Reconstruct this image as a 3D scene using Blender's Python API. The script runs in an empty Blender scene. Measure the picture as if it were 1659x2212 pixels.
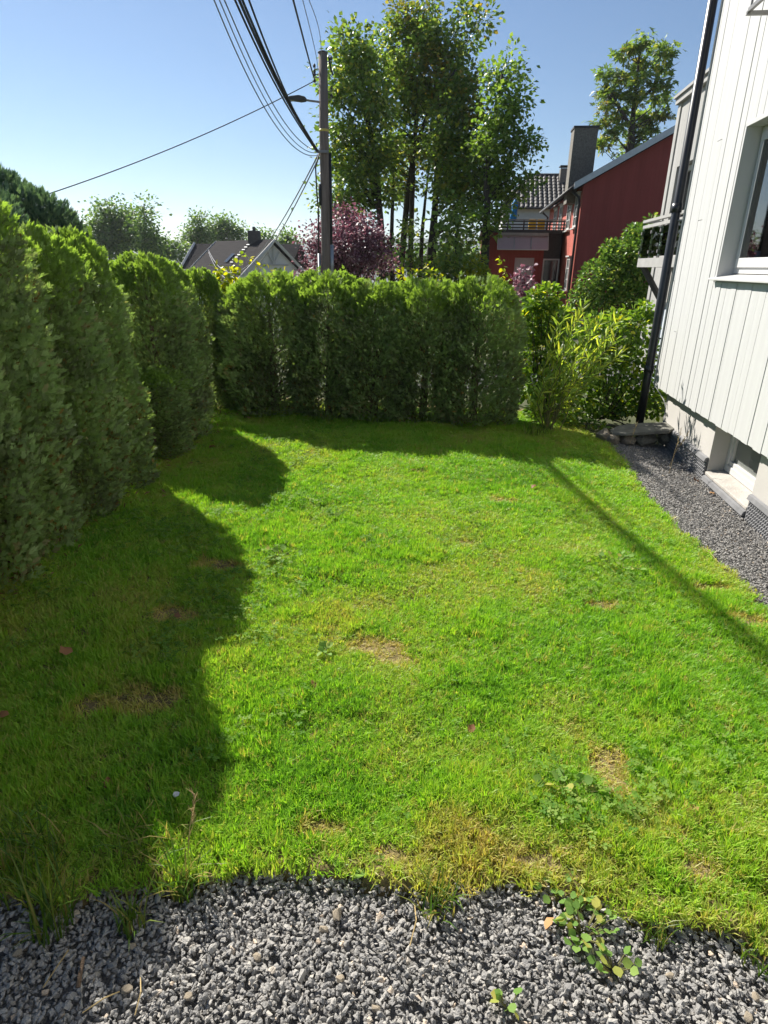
import bpy, bmesh, math, random
import numpy as np
from mathutils import Vector, Matrix

rng = np.random.default_rng(7)
random.seed(7)
SC = bpy.context.scene
COL = SC.collection

# ------------------------------------------------------------------ camera
FPX, CX, CY, EYE = 1330.0, 829.5, 1106.0, 1.6      # lens in units of a 1659 x 2212 picture
_d = np.array([-57., 3324., FPX]); _d /= np.linalg.norm(_d)
_y = np.array([185.5, -529., FPX]); _y -= _d * (_y @ _d); _y /= np.linalg.norm(_y)
_x = np.cross(_y, -_d)
RM = np.stack([_x, _y, -_d])                        # camera (right, down, forward) -> world

cam_d = bpy.data.cameras.new('camera')
cam = bpy.data.objects.new('camera', cam_d); COL.objects.link(cam)
_r, _u, _b = RM @ [1, 0, 0], RM @ [0, -1, 0], RM @ [0, 0, -1]
cam.matrix_world = Matrix(((_r[0], _u[0], _b[0], 0), (_r[1], _u[1], _b[1], 0), (_r[2], _u[2], _b[2], EYE), (0, 0, 0, 1)))
cam_d.sensor_fit = 'HORIZONTAL'; cam_d.sensor_width = 36
cam_d.lens = 36 * FPX / 1659
cam_d.clip_start = 0.02; cam_d.clip_end = 9000
SC.camera = cam

# ------------------------------------------------------------------ sky, sun, exposure
SUN = Vector((0.86, -0.85, -1.0)).normalized()      # the way the light travels
ELEV = math.asin(-SUN.z)
AZ = math.atan2(-SUN.x, -SUN.y)                     # from +Y towards +X
w = bpy.data.worlds.new('World'); SC.world = w; w.use_nodes = True
nt = w.node_tree
sky = nt.nodes.new('ShaderNodeTexSky'); sky.sky_type = 'NISHITA'; sky.sun_disc = False
sky.sun_elevation = ELEV; sky.sun_rotation = AZ
sky.air_density = 1.0; sky.dust_density = 0.05; sky.ozone_density = 4.0; sky.altitude = 150
bg = nt.nodes['Background']; bg.inputs['Strength'].default_value = 0.050
nt.links.new(sky.outputs[0], bg.inputs['Color'])
sun_d = bpy.data.lights.new('sun', 'SUN'); sun_d.energy = 4.9; sun_d.angle = math.radians(0.53)
sun_d.color = (1.0, 0.95, 0.87)
sun = bpy.data.objects.new('sun', sun_d); COL.objects.link(sun)
sun.rotation_euler = SUN.to_track_quat('-Z', 'Y').to_euler()
vs = SC.view_settings
vs.view_transform = 'Standard'; vs.look = 'None'; vs.exposure = 1.12; vs.gamma = 1.0; vs.use_curve_mapping = False
SC.render.engine = 'CYCLES'
SC.cycles.max_bounces = 8; SC.cycles.diffuse_bounces = 4; SC.cycles.transmission_bounces = 6
SC.cycles.transparent_max_bounces = 8; SC.cycles.glossy_bounces = 3
SC.cycles.use_denoising = True
SC.cycles.sample_clamp_indirect = 6.0

# ------------------------------------------------------------------ helpers
def ray(px, py):
    return RM @ np.array([px - CX, py - CY, FPX])
def at(px, py, Y):                                   # the point seen at px, py that lies Y metres down the street
    r = ray(px, py); return np.array([0, 0, EYE]) + r * (Y / r[1])
def gnd(px, py, z=0.0):
    r = ray(px, py); return np.array([0, 0, EYE]) + r * ((z - EYE) / r[2])
def mpp(px, py, Y):                                  # metres per pixel there
    r = ray(px, py); return Y / r[1]

def tag(o, label=None, cat=None, group=None, kind=None):
    if label: o['label'] = label
    if cat: o['category'] = cat
    if group: o['group'] = group
    if kind: o['kind'] = kind
    return o
def empty(name, loc=(0, 0, 0), rz=0.0):
    o = bpy.data.objects.new(name, None); COL.objects.link(o)
    o.location = Vector([float(v) for v in loc]); o.rotation_euler = (0, 0, rz); o.empty_display_size = 0.1
    return o
def world_of(o):
    m = Matrix.LocRotScale(o.location, o.rotation_euler, o.scale)
    return m if o.parent is None else world_of(o.parent) @ o.matrix_parent_inverse @ m
def sub_empty(name, loc, parent):
    o = empty(name, loc); o.parent = parent; o.matrix_parent_inverse = world_of(parent).inverted()
    return o
def link(name, me, mat=None, parent=None):
    o = bpy.data.objects.new(name, me); COL.objects.link(o)
    if mat is not None and len(me.materials) == 0: me.materials.append(mat)
    if parent is not None:
        o.parent = parent
        # children are given in world coordinates: undo the parent's own placing
        o.matrix_parent_inverse = world_of(parent).inverted()
    return o
def raw_mesh(name, V, Fc, smooth=False):
    V = np.asarray(V, np.float32); Fc = np.asarray(Fc, np.int32)
    me = bpy.data.meshes.new(name)
    k = Fc.shape[1]
    me.vertices.add(len(V)); me.vertices.foreach_set('co', V.ravel())
    me.loops.add(Fc.size); me.loops.foreach_set('vertex_index', Fc.ravel())
    me.polygons.add(len(Fc)); me.polygons.foreach_set('loop_start', np.arange(0, Fc.size, k, dtype=np.int32))
    me.polygons.foreach_set('loop_total', np.full(len(Fc), k, np.int32))
    if smooth: me.polygons.foreach_set('use_smooth', np.ones(len(Fc), bool))
    me.update(calc_edges=True)
    return me

class MB:
    """collects shapes for one mesh"""
    def __init__(s): s.v, s.f = [], []
    def add(s, vs_, fs):
        b = len(s.v); s.v += [tuple(float(c) for c in v) for v in vs_]; s.f += [tuple(i + b for i in f) for f in fs]
        return s
    def box(s, x0, y0, z0, x1, y1, z1):
        v = [(x, y, z) for z in (z0, z1) for y in (y0, y1) for x in (x0, x1)]
        return s.add(v, [(0, 2, 3, 1), (4, 5, 7, 6), (0, 1, 5, 4), (2, 6, 7, 3), (0, 4, 6, 2), (1, 3, 7, 5)])
    def prism(s, poly, axis, a, b):
        """polygon (2-D points) swept along axis from a to b; order of points kept"""
        n = len(poly)
        def p3(p, t):
            return {'x': (t, p[0], p[1]), 'y': (p[0], t, p[1]), 'z': (p[0], p[1], t)}[axis]
        v = [p3(p, a) for p in poly] + [p3(p, b) for p in poly]
        f = [tuple(range(n))[::-1], tuple(range(n, 2 * n))] + [(i, (i + 1) % n, n + (i + 1) % n, n + i) for i in range(n)]
        return s.add(v, f)
    def quad(s, a, b, c, d): return s.add([a, b, c, d], [(0, 1, 2, 3)])
    def tube(s, pts, rad, n=6, cap=True):
        pts = [np.asarray(p, float) for p in pts]
        if not hasattr(rad, '__len__'): rad = [rad] * len(pts)
        base = len(s.v); ref = None
        for i, p in enumerate(pts):
            t = pts[min(i + 1, len(pts) - 1)] - pts[max(i - 1, 0)]
            t = t / (np.linalg.norm(t) + 1e-9)
            if ref is None: ref = np.array([1., 0, 0]) if abs(t[0]) < .8 else np.array([0, 1., 0])
            a = np.cross(t, ref); a /= np.linalg.norm(a) + 1e-9; b = np.cross(t, a); ref = np.cross(a, t)
            for k in range(n):
                th = 2 * math.pi * k / n
                s.v.append(tuple(p + rad[i] * (math.cos(th) * a + math.sin(th) * b)))
        for i in range(len(pts) - 1):
            for k in range(n):
                q = base + i * n; k2 = (k + 1) % n
                s.f.append((q + k, q + k2, q + n + k2, q + n + k))
        if cap:
            s.f.append(tuple(base + k for k in range(n))[::-1]); e = base + (len(pts) - 1) * n
            s.f.append(tuple(e + k for k in range(n)))
        return s
    def mesh(s, name, smooth=False):
        me = bpy.data.meshes.new(name); me.from_pydata(s.v, [], s.f)
        bm = bmesh.new(); bm.from_mesh(me); bmesh.ops.recalc_face_normals(bm, faces=bm.faces); bm.to_mesh(me); bm.free()
        if smooth:
            me.polygons.foreach_set('use_smooth', np.ones(len(me.polygons), bool))
        me.update(); return me
    def build(s, name, mat, parent=None, smooth=False, bevel=0):
        o = link(name, s.mesh(name, smooth), mat, parent)
        if bevel:
            m = o.modifiers.new('bevel', 'BEVEL'); m.width = bevel; m.segments = 2; m.limit_method = 'ANGLE'
        return o
def box(name, mat, parent, x0, y0, z0, x1, y1, z1, bevel=0):
    return MB().box(x0, y0, z0, x1, y1, z1).build(name, mat, parent, bevel=bevel)

UNIT = MB().box(-.5, -.5, -.5, .5, .5, .5).mesh('piece')
def piece(name, me, mat, parent, c, sz, rot=(0, 0, 0)):
    """a copy of a shared mesh as a part of its own"""
    o = link(name, me, mat, parent)
    o.location = Vector([float(v) for v in c]); o.scale = sz; o.rotation_euler = rot
    return o

# ------------------------------------------------------------------ materials
def new_mat(name):
    m = bpy.data.materials.new(name); m.use_nodes = True
    return m, m.node_tree, m.node_tree.nodes['Principled BSDF'], m.node_tree.nodes['Material Output']
def N(t, kind, **k):
    n = t.nodes.new(kind)
    for a, b in k.items():
        if a in n.inputs: n.inputs[a].default_value = b
        else: setattr(n, a, b)
    return n
def ramp(t, fac, stops):
    r = t.nodes.new('ShaderNodeValToRGB'); e = r.color_ramp.elements
    while len(e) < len(stops): e.new(0.5)
    for q, (p, c) in zip(e, stops): q.position = p; q.color = (*c, 1)
    t.links.new(fac, r.inputs[0]); return r.outputs[0]
def pbr(name, col, rough=.7, var=.25, scale=6., bump=.0, bscale=60., stretch=(1, 1, 1), metal=0., spec=.4, col2=None, wave=None):
    m, t, b, o = new_mat(name)
    tc = N(t, 'ShaderNodeTexCoord'); mp = N(t, 'ShaderNodeMapping'); mp.inputs['Scale'].default_value = stretch
    t.links.new(tc.outputs['Object'], mp.inputs[0])
    n1 = N(t, 'ShaderNodeTexNoise', Scale=scale, Detail=6., Roughness=.6); t.links.new(mp.outputs[0], n1.inputs['Vector'])
    c = np.array(col); c2 = np.array(col2) if col2 is not None else c * (1 - var)
    out = ramp(t, n1.outputs[0], [(.32, tuple(c2)), (.68, tuple(np.minimum(1, c * (1 + .35 * var))))])
    t.links.new(out, b.inputs['Base Color'])
    b.inputs['Roughness'].default_value = rough; b.inputs['Metallic'].default_value = metal
    b.inputs['Specular IOR Level'].default_value = spec
    h = None
    if wave:                                            # (axis, bands per metre, depth)
        sep = N(t, 'ShaderNodeSeparateXYZ'); t.links.new(tc.outputs['Object'], sep.inputs[0])
        mu = N(t, 'ShaderNodeMath', operation='MULTIPLY'); mu.inputs[1].default_value = wave[1]
        t.links.new(sep.outputs['XYZ'.index(wave[0])], mu.inputs[0])
        fr = N(t, 'ShaderNodeMath', operation='FRACT'); t.links.new(mu.outputs[0], fr.inputs[0])
        gr = N(t, 'ShaderNodeMath', operation='GREATER_THAN'); gr.inputs[1].default_value = .09; t.links.new(fr.outputs[0], gr.inputs[0])
        h = gr.outputs[0]; hs = wave[2]
    if bump:
        n2 = N(t, 'ShaderNodeTexNoise', Scale=bscale, Detail=8.); t.links.new(mp.outputs[0], n2.inputs['Vector'])
        bp = N(t, 'ShaderNodeBump', Strength=bump, Distance=.02); t.links.new(n2.outputs[0], bp.inputs['Height'])
        t.links.new(bp.outputs[0], b.inputs['Normal'])
        if h is not None:
            bq = N(t, 'ShaderNodeBump', Strength=.8, Distance=hs); t.links.new(h, bq.inputs['Height'])
            t.links.new(bp.outputs[0], bq.inputs['Normal']); t.links.new(bq.outputs[0], b.inputs['Normal'])
    elif h is not None:
        bq = N(t, 'ShaderNodeBump', Strength=.8, Distance=hs); t.links.new(h, bq.inputs['Height'])
        t.links.new(bq.outputs[0], b.inputs['Normal'])
    return m
def leafy(name, stops, trans=.45, rough=.5, spec=.35, tboost=(1.25, 1.25, .7), attr=None, patch=0.0):
    """foliage: every leaf takes its own colour, light shines through"""
    m, t, b, o = new_mat(name)
    if attr:
        a = N(t, 'ShaderNodeAttribute', attribute_type='INSTANCER', attribute_name=attr); fac = a.outputs['Fac']
        ge = N(t, 'ShaderNodeNewGeometry')
        ad = N(t, 'ShaderNodeMath', operation='MULTIPLY_ADD'); ad.inputs[1].default_value = .3; t.links.new(ge.outputs['Random Per Island'], ad.inputs[0])
        sb = N(t, 'ShaderNodeMath', operation='SUBTRACT'); sb.inputs[1].default_value = .15; t.links.new(fac, sb.inputs[0]); t.links.new(sb.outputs[0], ad.inputs[2])
        fac = ad.outputs[0]
    else:
        ge = N(t, 'ShaderNodeAttribute', attribute_type='GEOMETRY', attribute_name='rnd'); fac = ge.outputs['Fac']
        if patch:
            tc = N(t, 'ShaderNodeTexCoord'); nz = N(t, 'ShaderNodeTexNoise', Scale=patch, Detail=2.); t.links.new(tc.outputs['Object'], nz.inputs['Vector'])
            mx = N(t, 'ShaderNodeMath', operation='MULTIPLY_ADD'); mx.inputs[1].default_value = .55; t.links.new(fac, mx.inputs[0])
            sc = N(t, 'ShaderNodeMath', operation='MULTIPLY_ADD'); sc.inputs[1].default_value = 1.5; sc.inputs[2].default_value = -.52; t.links.new(nz.outputs[0], sc.inputs[0])
            t.links.new(sc.outputs[0], mx.inputs[2]); fac = mx.outputs[0]
    c = ramp(t, fac, stops)
    t.links.new(c, b.inputs['Base Color']); b.inputs['Roughness'].default_value = rough
    b.inputs['Specular IOR Level'].default_value = spec
    tr = N(t, 'ShaderNodeBsdfTranslucent'); mu = N(t, 'ShaderNodeMix', data_type='RGBA', blend_type='MULTIPLY'); mu.inputs[0].default_value = 1
    t.links.new(c, mu.inputs[6]); mu.inputs[7].default_value = (*tboost, 1); t.links.new(mu.outputs[2], tr.inputs[0])
    ms = N(t, 'ShaderNodeMixShader'); ms.inputs[0].default_value = trans
    t.links.new(b.outputs[0], ms.inputs[1]); t.links.new(tr.outputs[0], ms.inputs[2]); t.links.new(ms.outputs[0], o.inputs[0])
    return m
def glass_mat(name, tint=(.8, .86, .86), rough=.02, ior=2.8):
    m, t, b, o = new_mat(name)
    gl = N(t, 'ShaderNodeBsdfGlossy'); gl.inputs['Roughness'].default_value = rough
    tr = N(t, 'ShaderNodeBsdfTransparent'); tr.inputs[0].default_value = (*tint, 1)
    fr = N(t, 'ShaderNodeFresnel', IOR=ior)
    ms = N(t, 'ShaderNodeMixShader'); t.links.new(fr.outputs[0], ms.inputs[0]); t.links.new(tr.outputs[0], ms.inputs[1]); t.links.new(gl.outputs[0], ms.inputs[2])
    t.links.new(ms.outputs[0], o.inputs[0]); return m

M = {}
M['white'] = pbr('white_paint', (.50, .50, .49), .6, .08, 3., .10, 30., (1, 1, .15))
M['white_trim'] = pbr('white_trim', (.52, .515, .50), .45, .06, 5.)
M['cream'] = pbr('cream_sill', (.42, .39, .35), .8, .2, 8., .3, 60.)
M['concrete'] = pbr('foundation_plaster', (.46, .44, .41), .9, .10, 2., .12, 120.)
M['membrane'] = pbr('membrane_plastic', (.085, .088, .095), .45, .25, 12., .0)
M['membrane_strip'] = pbr('membrane_strip', (.20, .20, .205), .5, .25, 9.)
M['black_pipe'] = pbr('black_pipe', (.022, .024, .03), .35, .3, 4., .0)
M['steel'] = pbr('grey_steel', (.26, .25, .24), .45, .15, 8., 0, 60, (1, 1, 1), .5)
M['glass'] = glass_mat('window_glass')
M['glass_sheen'] = glass_mat('painted_sheen_glass')
_t = M['glass_sheen'].node_tree; _o = _t.nodes['Material Output']; _l = _o.inputs[0].links[0].from_socket
_d2 = N(_t, 'ShaderNodeBsdfDiffuse'); _d2.inputs[0].default_value = (.42, .44, .41, 1); _m2 = N(_t, 'ShaderNodeMixShader'); _m2.inputs[0].default_value = .35  # even grey mixed in, painting the pale reflection of the cellar pane
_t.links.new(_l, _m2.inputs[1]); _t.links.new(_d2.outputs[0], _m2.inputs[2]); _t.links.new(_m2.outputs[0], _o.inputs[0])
M['glass_green'] = glass_mat('green_glass', (.78, .88, .83), ior=1.45)
M['room'] = pbr('dark_room', (.11, .105, .095), .9, .2)
M['curtain'] = pbr('curtain_cloth', (.80, .78, .72), .9, .15, 4., 0, 60, (1, 12, .5))
M['slate'] = pbr('slate_stone', (.17, .165, .14), .8, .4, 9., .5, 40.)
M['stone'] = pbr('field_stone', (.28, .24, .185), .9, .4, 10., .8, 30.)
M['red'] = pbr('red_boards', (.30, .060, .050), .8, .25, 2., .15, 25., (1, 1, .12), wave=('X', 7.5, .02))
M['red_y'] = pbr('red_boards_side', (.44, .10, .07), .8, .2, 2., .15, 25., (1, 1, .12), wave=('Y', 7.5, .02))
M['red_trim'] = pbr('red_trim', (.34, .075, .05), .7, .15)
M['dark_panel'] = pbr('dark_cement_panel', (.062, .056, .055), .85, .25, 12.)
M['grey_boards'] = pbr('grey_boards', (.34, .335, .32), .75, .2, 3., .1, 25., (1, 1, .12), wave=('Y', 8, .012))
M['grey_flat'] = pbr('grey_paint', (.34, .335, .32), .65, .15)
M['dark_grey'] = pbr('dark_grey_paint', (.055, .055, .058), .6, .2)
M['fascia'] = pbr('pale_blue_fascia', (.52, .56, .60), .5, .12)
M['roof_dark'] = pbr('dark_roof', (.036, .033, .034), .95, .25, 8., .3, 40., spec=.05, wave=('Z', 5., .03))
M['tile'] = pbr('concrete_tile', (.085, .078, .072), .6, .35, 3., .2, 60., spec=.3)
M['chimney'] = pbr('chimney_render', (.20, .185, .16), .95, .35, 18., .6, 30.)
M['blue_wall'] = pbr('pale_blue_wall', (.44, .52, .55), .8, .1)
M['awning'] = pbr('awning_cloth', (.42, .36, .40), .85, .06, 2.)
M['lilac_door'] = pbr('pale_door', (.50, .45, .46), .6, .08)
M['yellow'] = pbr('yellow_cushion', (.75, .42, .02), .75, .08)
M['blue_cloth'] = pbr('blue_cloth', (.02, .22, .50), .7, .15)
M['gable_white'] = pbr('white_gable', (.72, .72, .70), .7, .08, 2., wave=('Z', 6., .02))
M['wood'] = pbr('pole_wood', (.22, .175, .15), .85, .4, 5., .6, 40., (6, 6, .35))
M['yellow_band'] = pbr('yellow_band', (.62, .50, .12), .5, .1)
M['conduit'] = pbr('galvanised_conduit', (.38, .40, .42), .45, .2, 6., 0, 60, (1, 1, 1), .6)
M['cable'] = pbr('black_cable', (.03, .032, .036), .6, .2)
M['cable_pale'] = pbr('pale_cable', (.22, .235, .26), .5, .2)
M['asphalt'] = pbr('asphalt', (.06, .06, .062), .9, .25, 20., .3, 200.)
M['bark'] = pbr('maple_bark', (.055, .048, .040), .95, .4, 4., .8, 20., (4, 4, .6))
M['bark_pale'] = pbr('thuja_bark', (.17, .115, .075), .95, .4, 6., .6, 40., (4, 4, .5))
M['stem'] = pbr('green_stem', (.16, .15, .05), .7, .3)
M['straw'] = pbr('dry_straw', (.42, .31, .14), .8, .3)
M['hill'] = pbr('far_hill', (.10, .14, .12), .95, .2, .002)
M['terrain'] = pbr('rough_ground', (.075, .085, .03), .95, .45, .8, .5, 10.)

M['thuja'] = leafy('thuja_foliage', [(0, (0.117, 0.123, 0.075)), (.3, (0.183, 0.226, 0.106)), (.62, (0.258, 0.359, 0.134)), (.84, (0.308, 0.403, 0.163)), (.92, (0.272, 0.252, 0.126)), (1, (0.336, 0.291, 0.158))], 0.36, .6, .25, (1.25, 1.35, .6), patch=2.2)
M['thuja_top'] = leafy('thuja_fresh_shoots', [(0, (0.140, 0.211, 0.058)), (1, (0.260, 0.370, 0.096))], .5, .55, .25, (1.4, 1.5, .5))
M['thuja_dead'] = leafy('thuja_dead_twigs', [(0, (0.095, 0.062, 0.020)), (.6, (0.190, 0.129, 0.041)), (1, (0.342, 0.223, 0.066))], .3, .8, .1)
M['conifer'] = leafy('conifer_foliage', [(0, (0.054, 0.102, 0.076)), (.6, (0.102, 0.178, 0.111)), (1, (0.188, 0.291, 0.147))], .3, .6, .25)
M['maple'] = leafy('maple_leaves', [(0, (0.094, 0.154, 0.037)), (.5, (0.171, 0.281, 0.055)), (.85, (0.296, 0.420, 0.069)), (1, (0.529, 0.497, 0.094))], .42, .42, .45)
M['maple_gold'] = leafy('maple_leaves_turning', [(0, (0.090, 0.123, 0.026)), (.5, (0.191, 0.213, 0.041)), (.85, (0.359, 0.304, 0.048)), (1, (0.539, 0.337, 0.067))], .42, .42, .45)
M['ash'] = leafy('ash_leaves', [(0, (0.093, 0.165, 0.031)), (.6, (0.175, 0.299, 0.049)), (1, (0.309, 0.412, 0.072))], .45, .42, .45)
M['far_leaf'] = leafy('far_tree_leaves', [(0, (0.082, 0.154, 0.048)), (.6, (0.150, 0.258, 0.071)), (1, (0.260, 0.361, 0.087))], .4, .5, .4)
M['purple'] = leafy('purple_leaves', [(0, (0.101, 0.044, 0.066)), (.55, (0.213, 0.098, 0.136)), (.9, (0.371, 0.233, 0.278)), (1, (0.555, 0.465, 0.458))], .35, .5, .4, (1.2, .9, .9))
M['beech'] = leafy('beech_leaves', [(0, (0.078, 0.156, 0.031)), (.5, (0.137, 0.244, 0.043)), (.88, (0.254, 0.371, 0.059)), (1, (0.586, 0.547, 0.039))], .45, .45, .35, (1.35, 1.35, .4))
M['lime'] = leafy('yellow_green_leaves', [(0, (0.130, 0.208, 0.026)), (.5, (0.260, 0.338, 0.033)), (1, (0.546, 0.494, 0.026))], .5, .35, .5, (1.3, 1.3, .35))
M['willow'] = leafy('willow_leaves', [(0, (0.162, 0.259, 0.061)), (.5, (0.281, 0.409, 0.086)), (1, (0.561, 0.583, 0.108))], .5, .45, .35, (1.3, 1.3, .45))
M['laurel'] = leafy('glossy_bush_leaves', [(0, (0.061, 0.122, 0.026)), (.5, (0.112, 0.214, 0.041)), (.85, (0.204, 0.326, 0.058)), (1, (0.428, 0.449, 0.102))], .38, .42, .35)
M['weed'] = leafy('weed_leaves', [(0, (0.130, 0.247, 0.052)), (.7, (0.221, 0.351, 0.078)), (1, (0.429, 0.390, 0.091))], .4, .6, .15)
GRASS = [(0, (.62, .46, .20)), (.16, (.50, .44, .13)), (.34, (.41, .48, .09)), (.55, (.32, .52, .050)), (.8, (.21, .43, .038)), (1, (.13, .30, .028))]
M['grass'] = leafy('grass_blades', GRASS, .5, .45, .35, (1.15, 1.2, .45), attr='tint')
M['clover'] = leafy('clover_leaves', [(0, (0.300, 0.360, 0.090)), (.5, (0.165, 0.300, 0.045)), (1, (0.090, 0.210, 0.030))], .45, .6, .12, attr='tint')
M['litter'] = leafy('dry_litter', [(0, (.10, .05, .025)), (.5, (.22, .11, .06)), (1, (.36, .20, .11))], .2, .8, .2, (1, 1, 1), attr='tint')
M['dead_leaf'] = leafy('dead_leaf', [(0, (.20, .09, .04)), (.6, (.36, .17, .07)), (1, (.50, .28, .12))], .25, .6, .3, (1, 1, 1))

def rock_mat(name, stops, attr='tint'):
    m, t, b, o = new_mat(name)
    a = N(t, 'ShaderNodeAttribute', attribute_type='INSTANCER', attribute_name=attr)
    c = ramp(t, a.outputs['Fac'], stops)
    tc = N(t, 'ShaderNodeTexCoord'); nz = N(t, 'ShaderNodeTexNoise', Scale=4., Detail=6.); t.links.new(tc.outputs['Object'], nz.inputs['Vector'])
    mr = N(t, 'ShaderNodeMapRange'); mr.inputs[3].default_value = .72; mr.inputs[4].default_value = 1.25; t.links.new(nz.outputs[0], mr.inputs[0])
    mu = N(t, 'ShaderNodeMix', data_type='RGBA', blend_type='MULTIPLY'); mu.inputs[0].default_value = 1
    t.links.new(c, mu.inputs[6]); t.links.new(mr.outputs[0], mu.inputs[7]); t.links.new(mu.outputs[2], b.inputs['Base Color'])
    bp = N(t, 'ShaderNodeBump', Strength=.35, Distance=.1); t.links.new(nz.outputs[0], bp.inputs['Height']); t.links.new(bp.outputs[0], b.inputs['Normal'])
    b.inputs['Roughness'].default_value = .75; b.inputs['Specular IOR Level'].default_value = .35
    return m
M['gravel'] = rock_mat('gravel_stone', [(0, (.18, .175, .168)), (.35, (.27, .26, .245)), (.7, (.36, .343, .315)), (.88, (.41, .38, .335)), (.95, (.50, .42, .33)), (1, (.60, .48, .36))])

# soil under the grass: bare where the grass is thin
def soil_mat():
    m, t, b, o = new_mat('lawn_soil')
    tc = N(t, 'ShaderNodeTexCoord'); n1 = N(t, 'ShaderNodeTexNoise', Scale=9., Detail=8.); t.links.new(tc.outputs['Object'], n1.inputs[0])
    n2 = N(t, 'ShaderNodeTexNoise', Scale=70., Detail=6.); t.links.new(tc.outputs['Object'], n2.inputs[0])
    a = ramp(t, n1.outputs[0], [(.3, (.15, .125, .055)), (.55, (.24, .19, .10)), (.75, (.33, .26, .17))])
    c = ramp(t, n2.outputs[0], [(.3, (.55, .55, .5)), (.7, (1.1, 1.08, 1.0))])
    mu = N(t, 'ShaderNodeMix', data_type='RGBA', blend_type='MULTIPLY'); mu.inputs[0].default_value = 1
    t.links.new(a, mu.inputs[6]); t.links.new(c, mu.inputs[7]); t.links.new(mu.outputs[2], b.inputs['Base Color'])
    bp = N(t, 'ShaderNodeBump', Strength=.7, Distance=.02); t.links.new(n2.outputs[0], bp.inputs['Height']); t.links.new(bp.outputs[0], b.inputs['Normal'])
    b.inputs['Roughness'].default_value = 1; b.inputs['Specular IOR Level'].default_value = .1
    return m
M['soil'] = soil_mat()
M['gravel_bed'] = pbr('gravel_fines', (.26, .25, .235), .95, .5, 90., .8, 160.)

# ------------------------------------------------------------------ smooth noise in numpy
def vnoise(x, y, s, seed=0):
    r = np.random.default_rng(seed); T = r.random((64, 64))
    u, v = np.asarray(x) * s + 31.7, np.asarray(y) * s + 17.3
    i, j = np.floor(u).astype(int), np.floor(v).astype(int); f, g = u - i, v - j
    f, g = f * f * (3 - 2 * f), g * g * (3 - 2 * g)
    q = lambda a, b: T[a % 64, b % 64]
    return (q(i, j) * (1 - f) + q(i + 1, j) * f) * (1 - g) + (q(i, j + 1) * (1 - f) + q(i + 1, j + 1) * f) * g
def fbm(x, y, s, seed=0):
    return (vnoise(x, y, s, seed) + .5 * vnoise(x, y, 2.1 * s, seed + 1) + .25 * vnoise(x, y, 4.3 * s, seed + 2)) / 1.75

# ------------------------------------------------------------------ the ground
def terrain_z(x, y):
    x, y = np.asarray(x, float), np.asarray(y, float)
    far = np.clip((y - 8.5) / 8, 0, 1) * np.clip((2.0 - x) / 6, 0, 1)
    z = -.10 - 1.1 * far
    z = z - .085 * np.clip(y - 20, 0, 120) * np.clip((-2 - x) / 10, 0, 1)
    left = np.clip((-3.6 - x) / 4, 0, 1)
    z = z - .6 * left
    d = np.hypot(x, y)
    z = z - .05 * np.clip(d - 110, 0, 700)
    return z
gx = np.concatenate([-np.geomspace(1900, 40, 16), np.linspace(-34, 34, 69), np.geomspace(40, 1900, 16)])
gy = np.concatenate([-np.geomspace(300, 12, 8), np.linspace(-10, 60, 71), np.geomspace(66, 1900, 22)])
GX, GY = np.meshgrid(gx, gy); GZ = terrain_z(GX, GY)
nx, ny = len(gx), len(gy)
idx = np.arange(nx * ny).reshape(ny, nx)
Fq = np.stack([idx[:-1, :-1], idx[:-1, 1:], idx[1:, 1:], idx[1:, :-1]], -1).reshape(-1, 4)
ground = link('ground', raw_mesh('ground', np.stack([GX, GY, GZ], -1).reshape(-1, 3), Fq, True), M['terrain']); tag(ground, kind='structure')

EDGE = np.array([(-4.2, .75), (-2.4, .82), (-1.13, .99), (-.79, 1.08), (-.30, 1.22), (.0, 1.20), (.28, 1.245), (.55, 1.20), (.87, 1.175), (1.7, 1.1)])
SIDE = np.array([(-1, 1.62), (1.1, 1.62), (2.93, 1.60), (4.35, 1.45), (6.1, 1.44), (6.6, 1.3), (7.6, 1.2)])
def edge_y(x): return np.interp(x, EDGE[:, 0], EDGE[:, 1]) + .05 * (vnoise(x, 0 * x, 6, 3) - .5) + .035 * (vnoise(x, 0 * x, 17, 4) - .5)
def side_x(y): return np.interp(y, SIDE[:, 0], SIDE[:, 1]) + .07 * (vnoise(0 * y, y, 5, 5) - .5) + .04 * (vnoise(0 * y, y, 15, 6) - .5)
def lawn_h(x, y): return .05 * (fbm(x, y, .9, 11) - .5) + .042 * (fbm(x, y, 3.2, 12) - .5)
xs, ys = np.linspace(-3.6, 1.8, 181), np.linspace(.7, 7.6, 231)
LX, LY = np.meshgrid(xs, ys); LZ = .012 + lawn_h(LX, LY)
ok = (LY > edge_y(LX)) & (LX < side_x(LY))
LZ = np.where(ok, LZ, -.04)
idx = np.arange(LX.size).reshape(LX.shape)
Fq = np.stack([idx[:-1, :-1], idx[:-1, 1:], idx[1:, 1:], idx[1:, :-1]], -1).reshape(-1, 4)
okf = ok.ravel()[Fq].any(1)
lawn = link('lawn', raw_mesh('lawn', np.stack([LX, LY, LZ], -1).reshape(-1, 3), Fq[okf], True), M['soil']); tag(lawn, kind='structure')
bed = MB().add([(-4.2, -3, -.028), (1.6, -3, -.028), (1.6, 6.5, -.028), (-4.2, 6.5, -.028), (2.1, -3, -.078), (2.1, 6.5, -.078)], [(0, 1, 2, 3), (1, 4, 5, 2)]).build('gravel_path', M['gravel_bed']); tag(bed, kind='structure')
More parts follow.
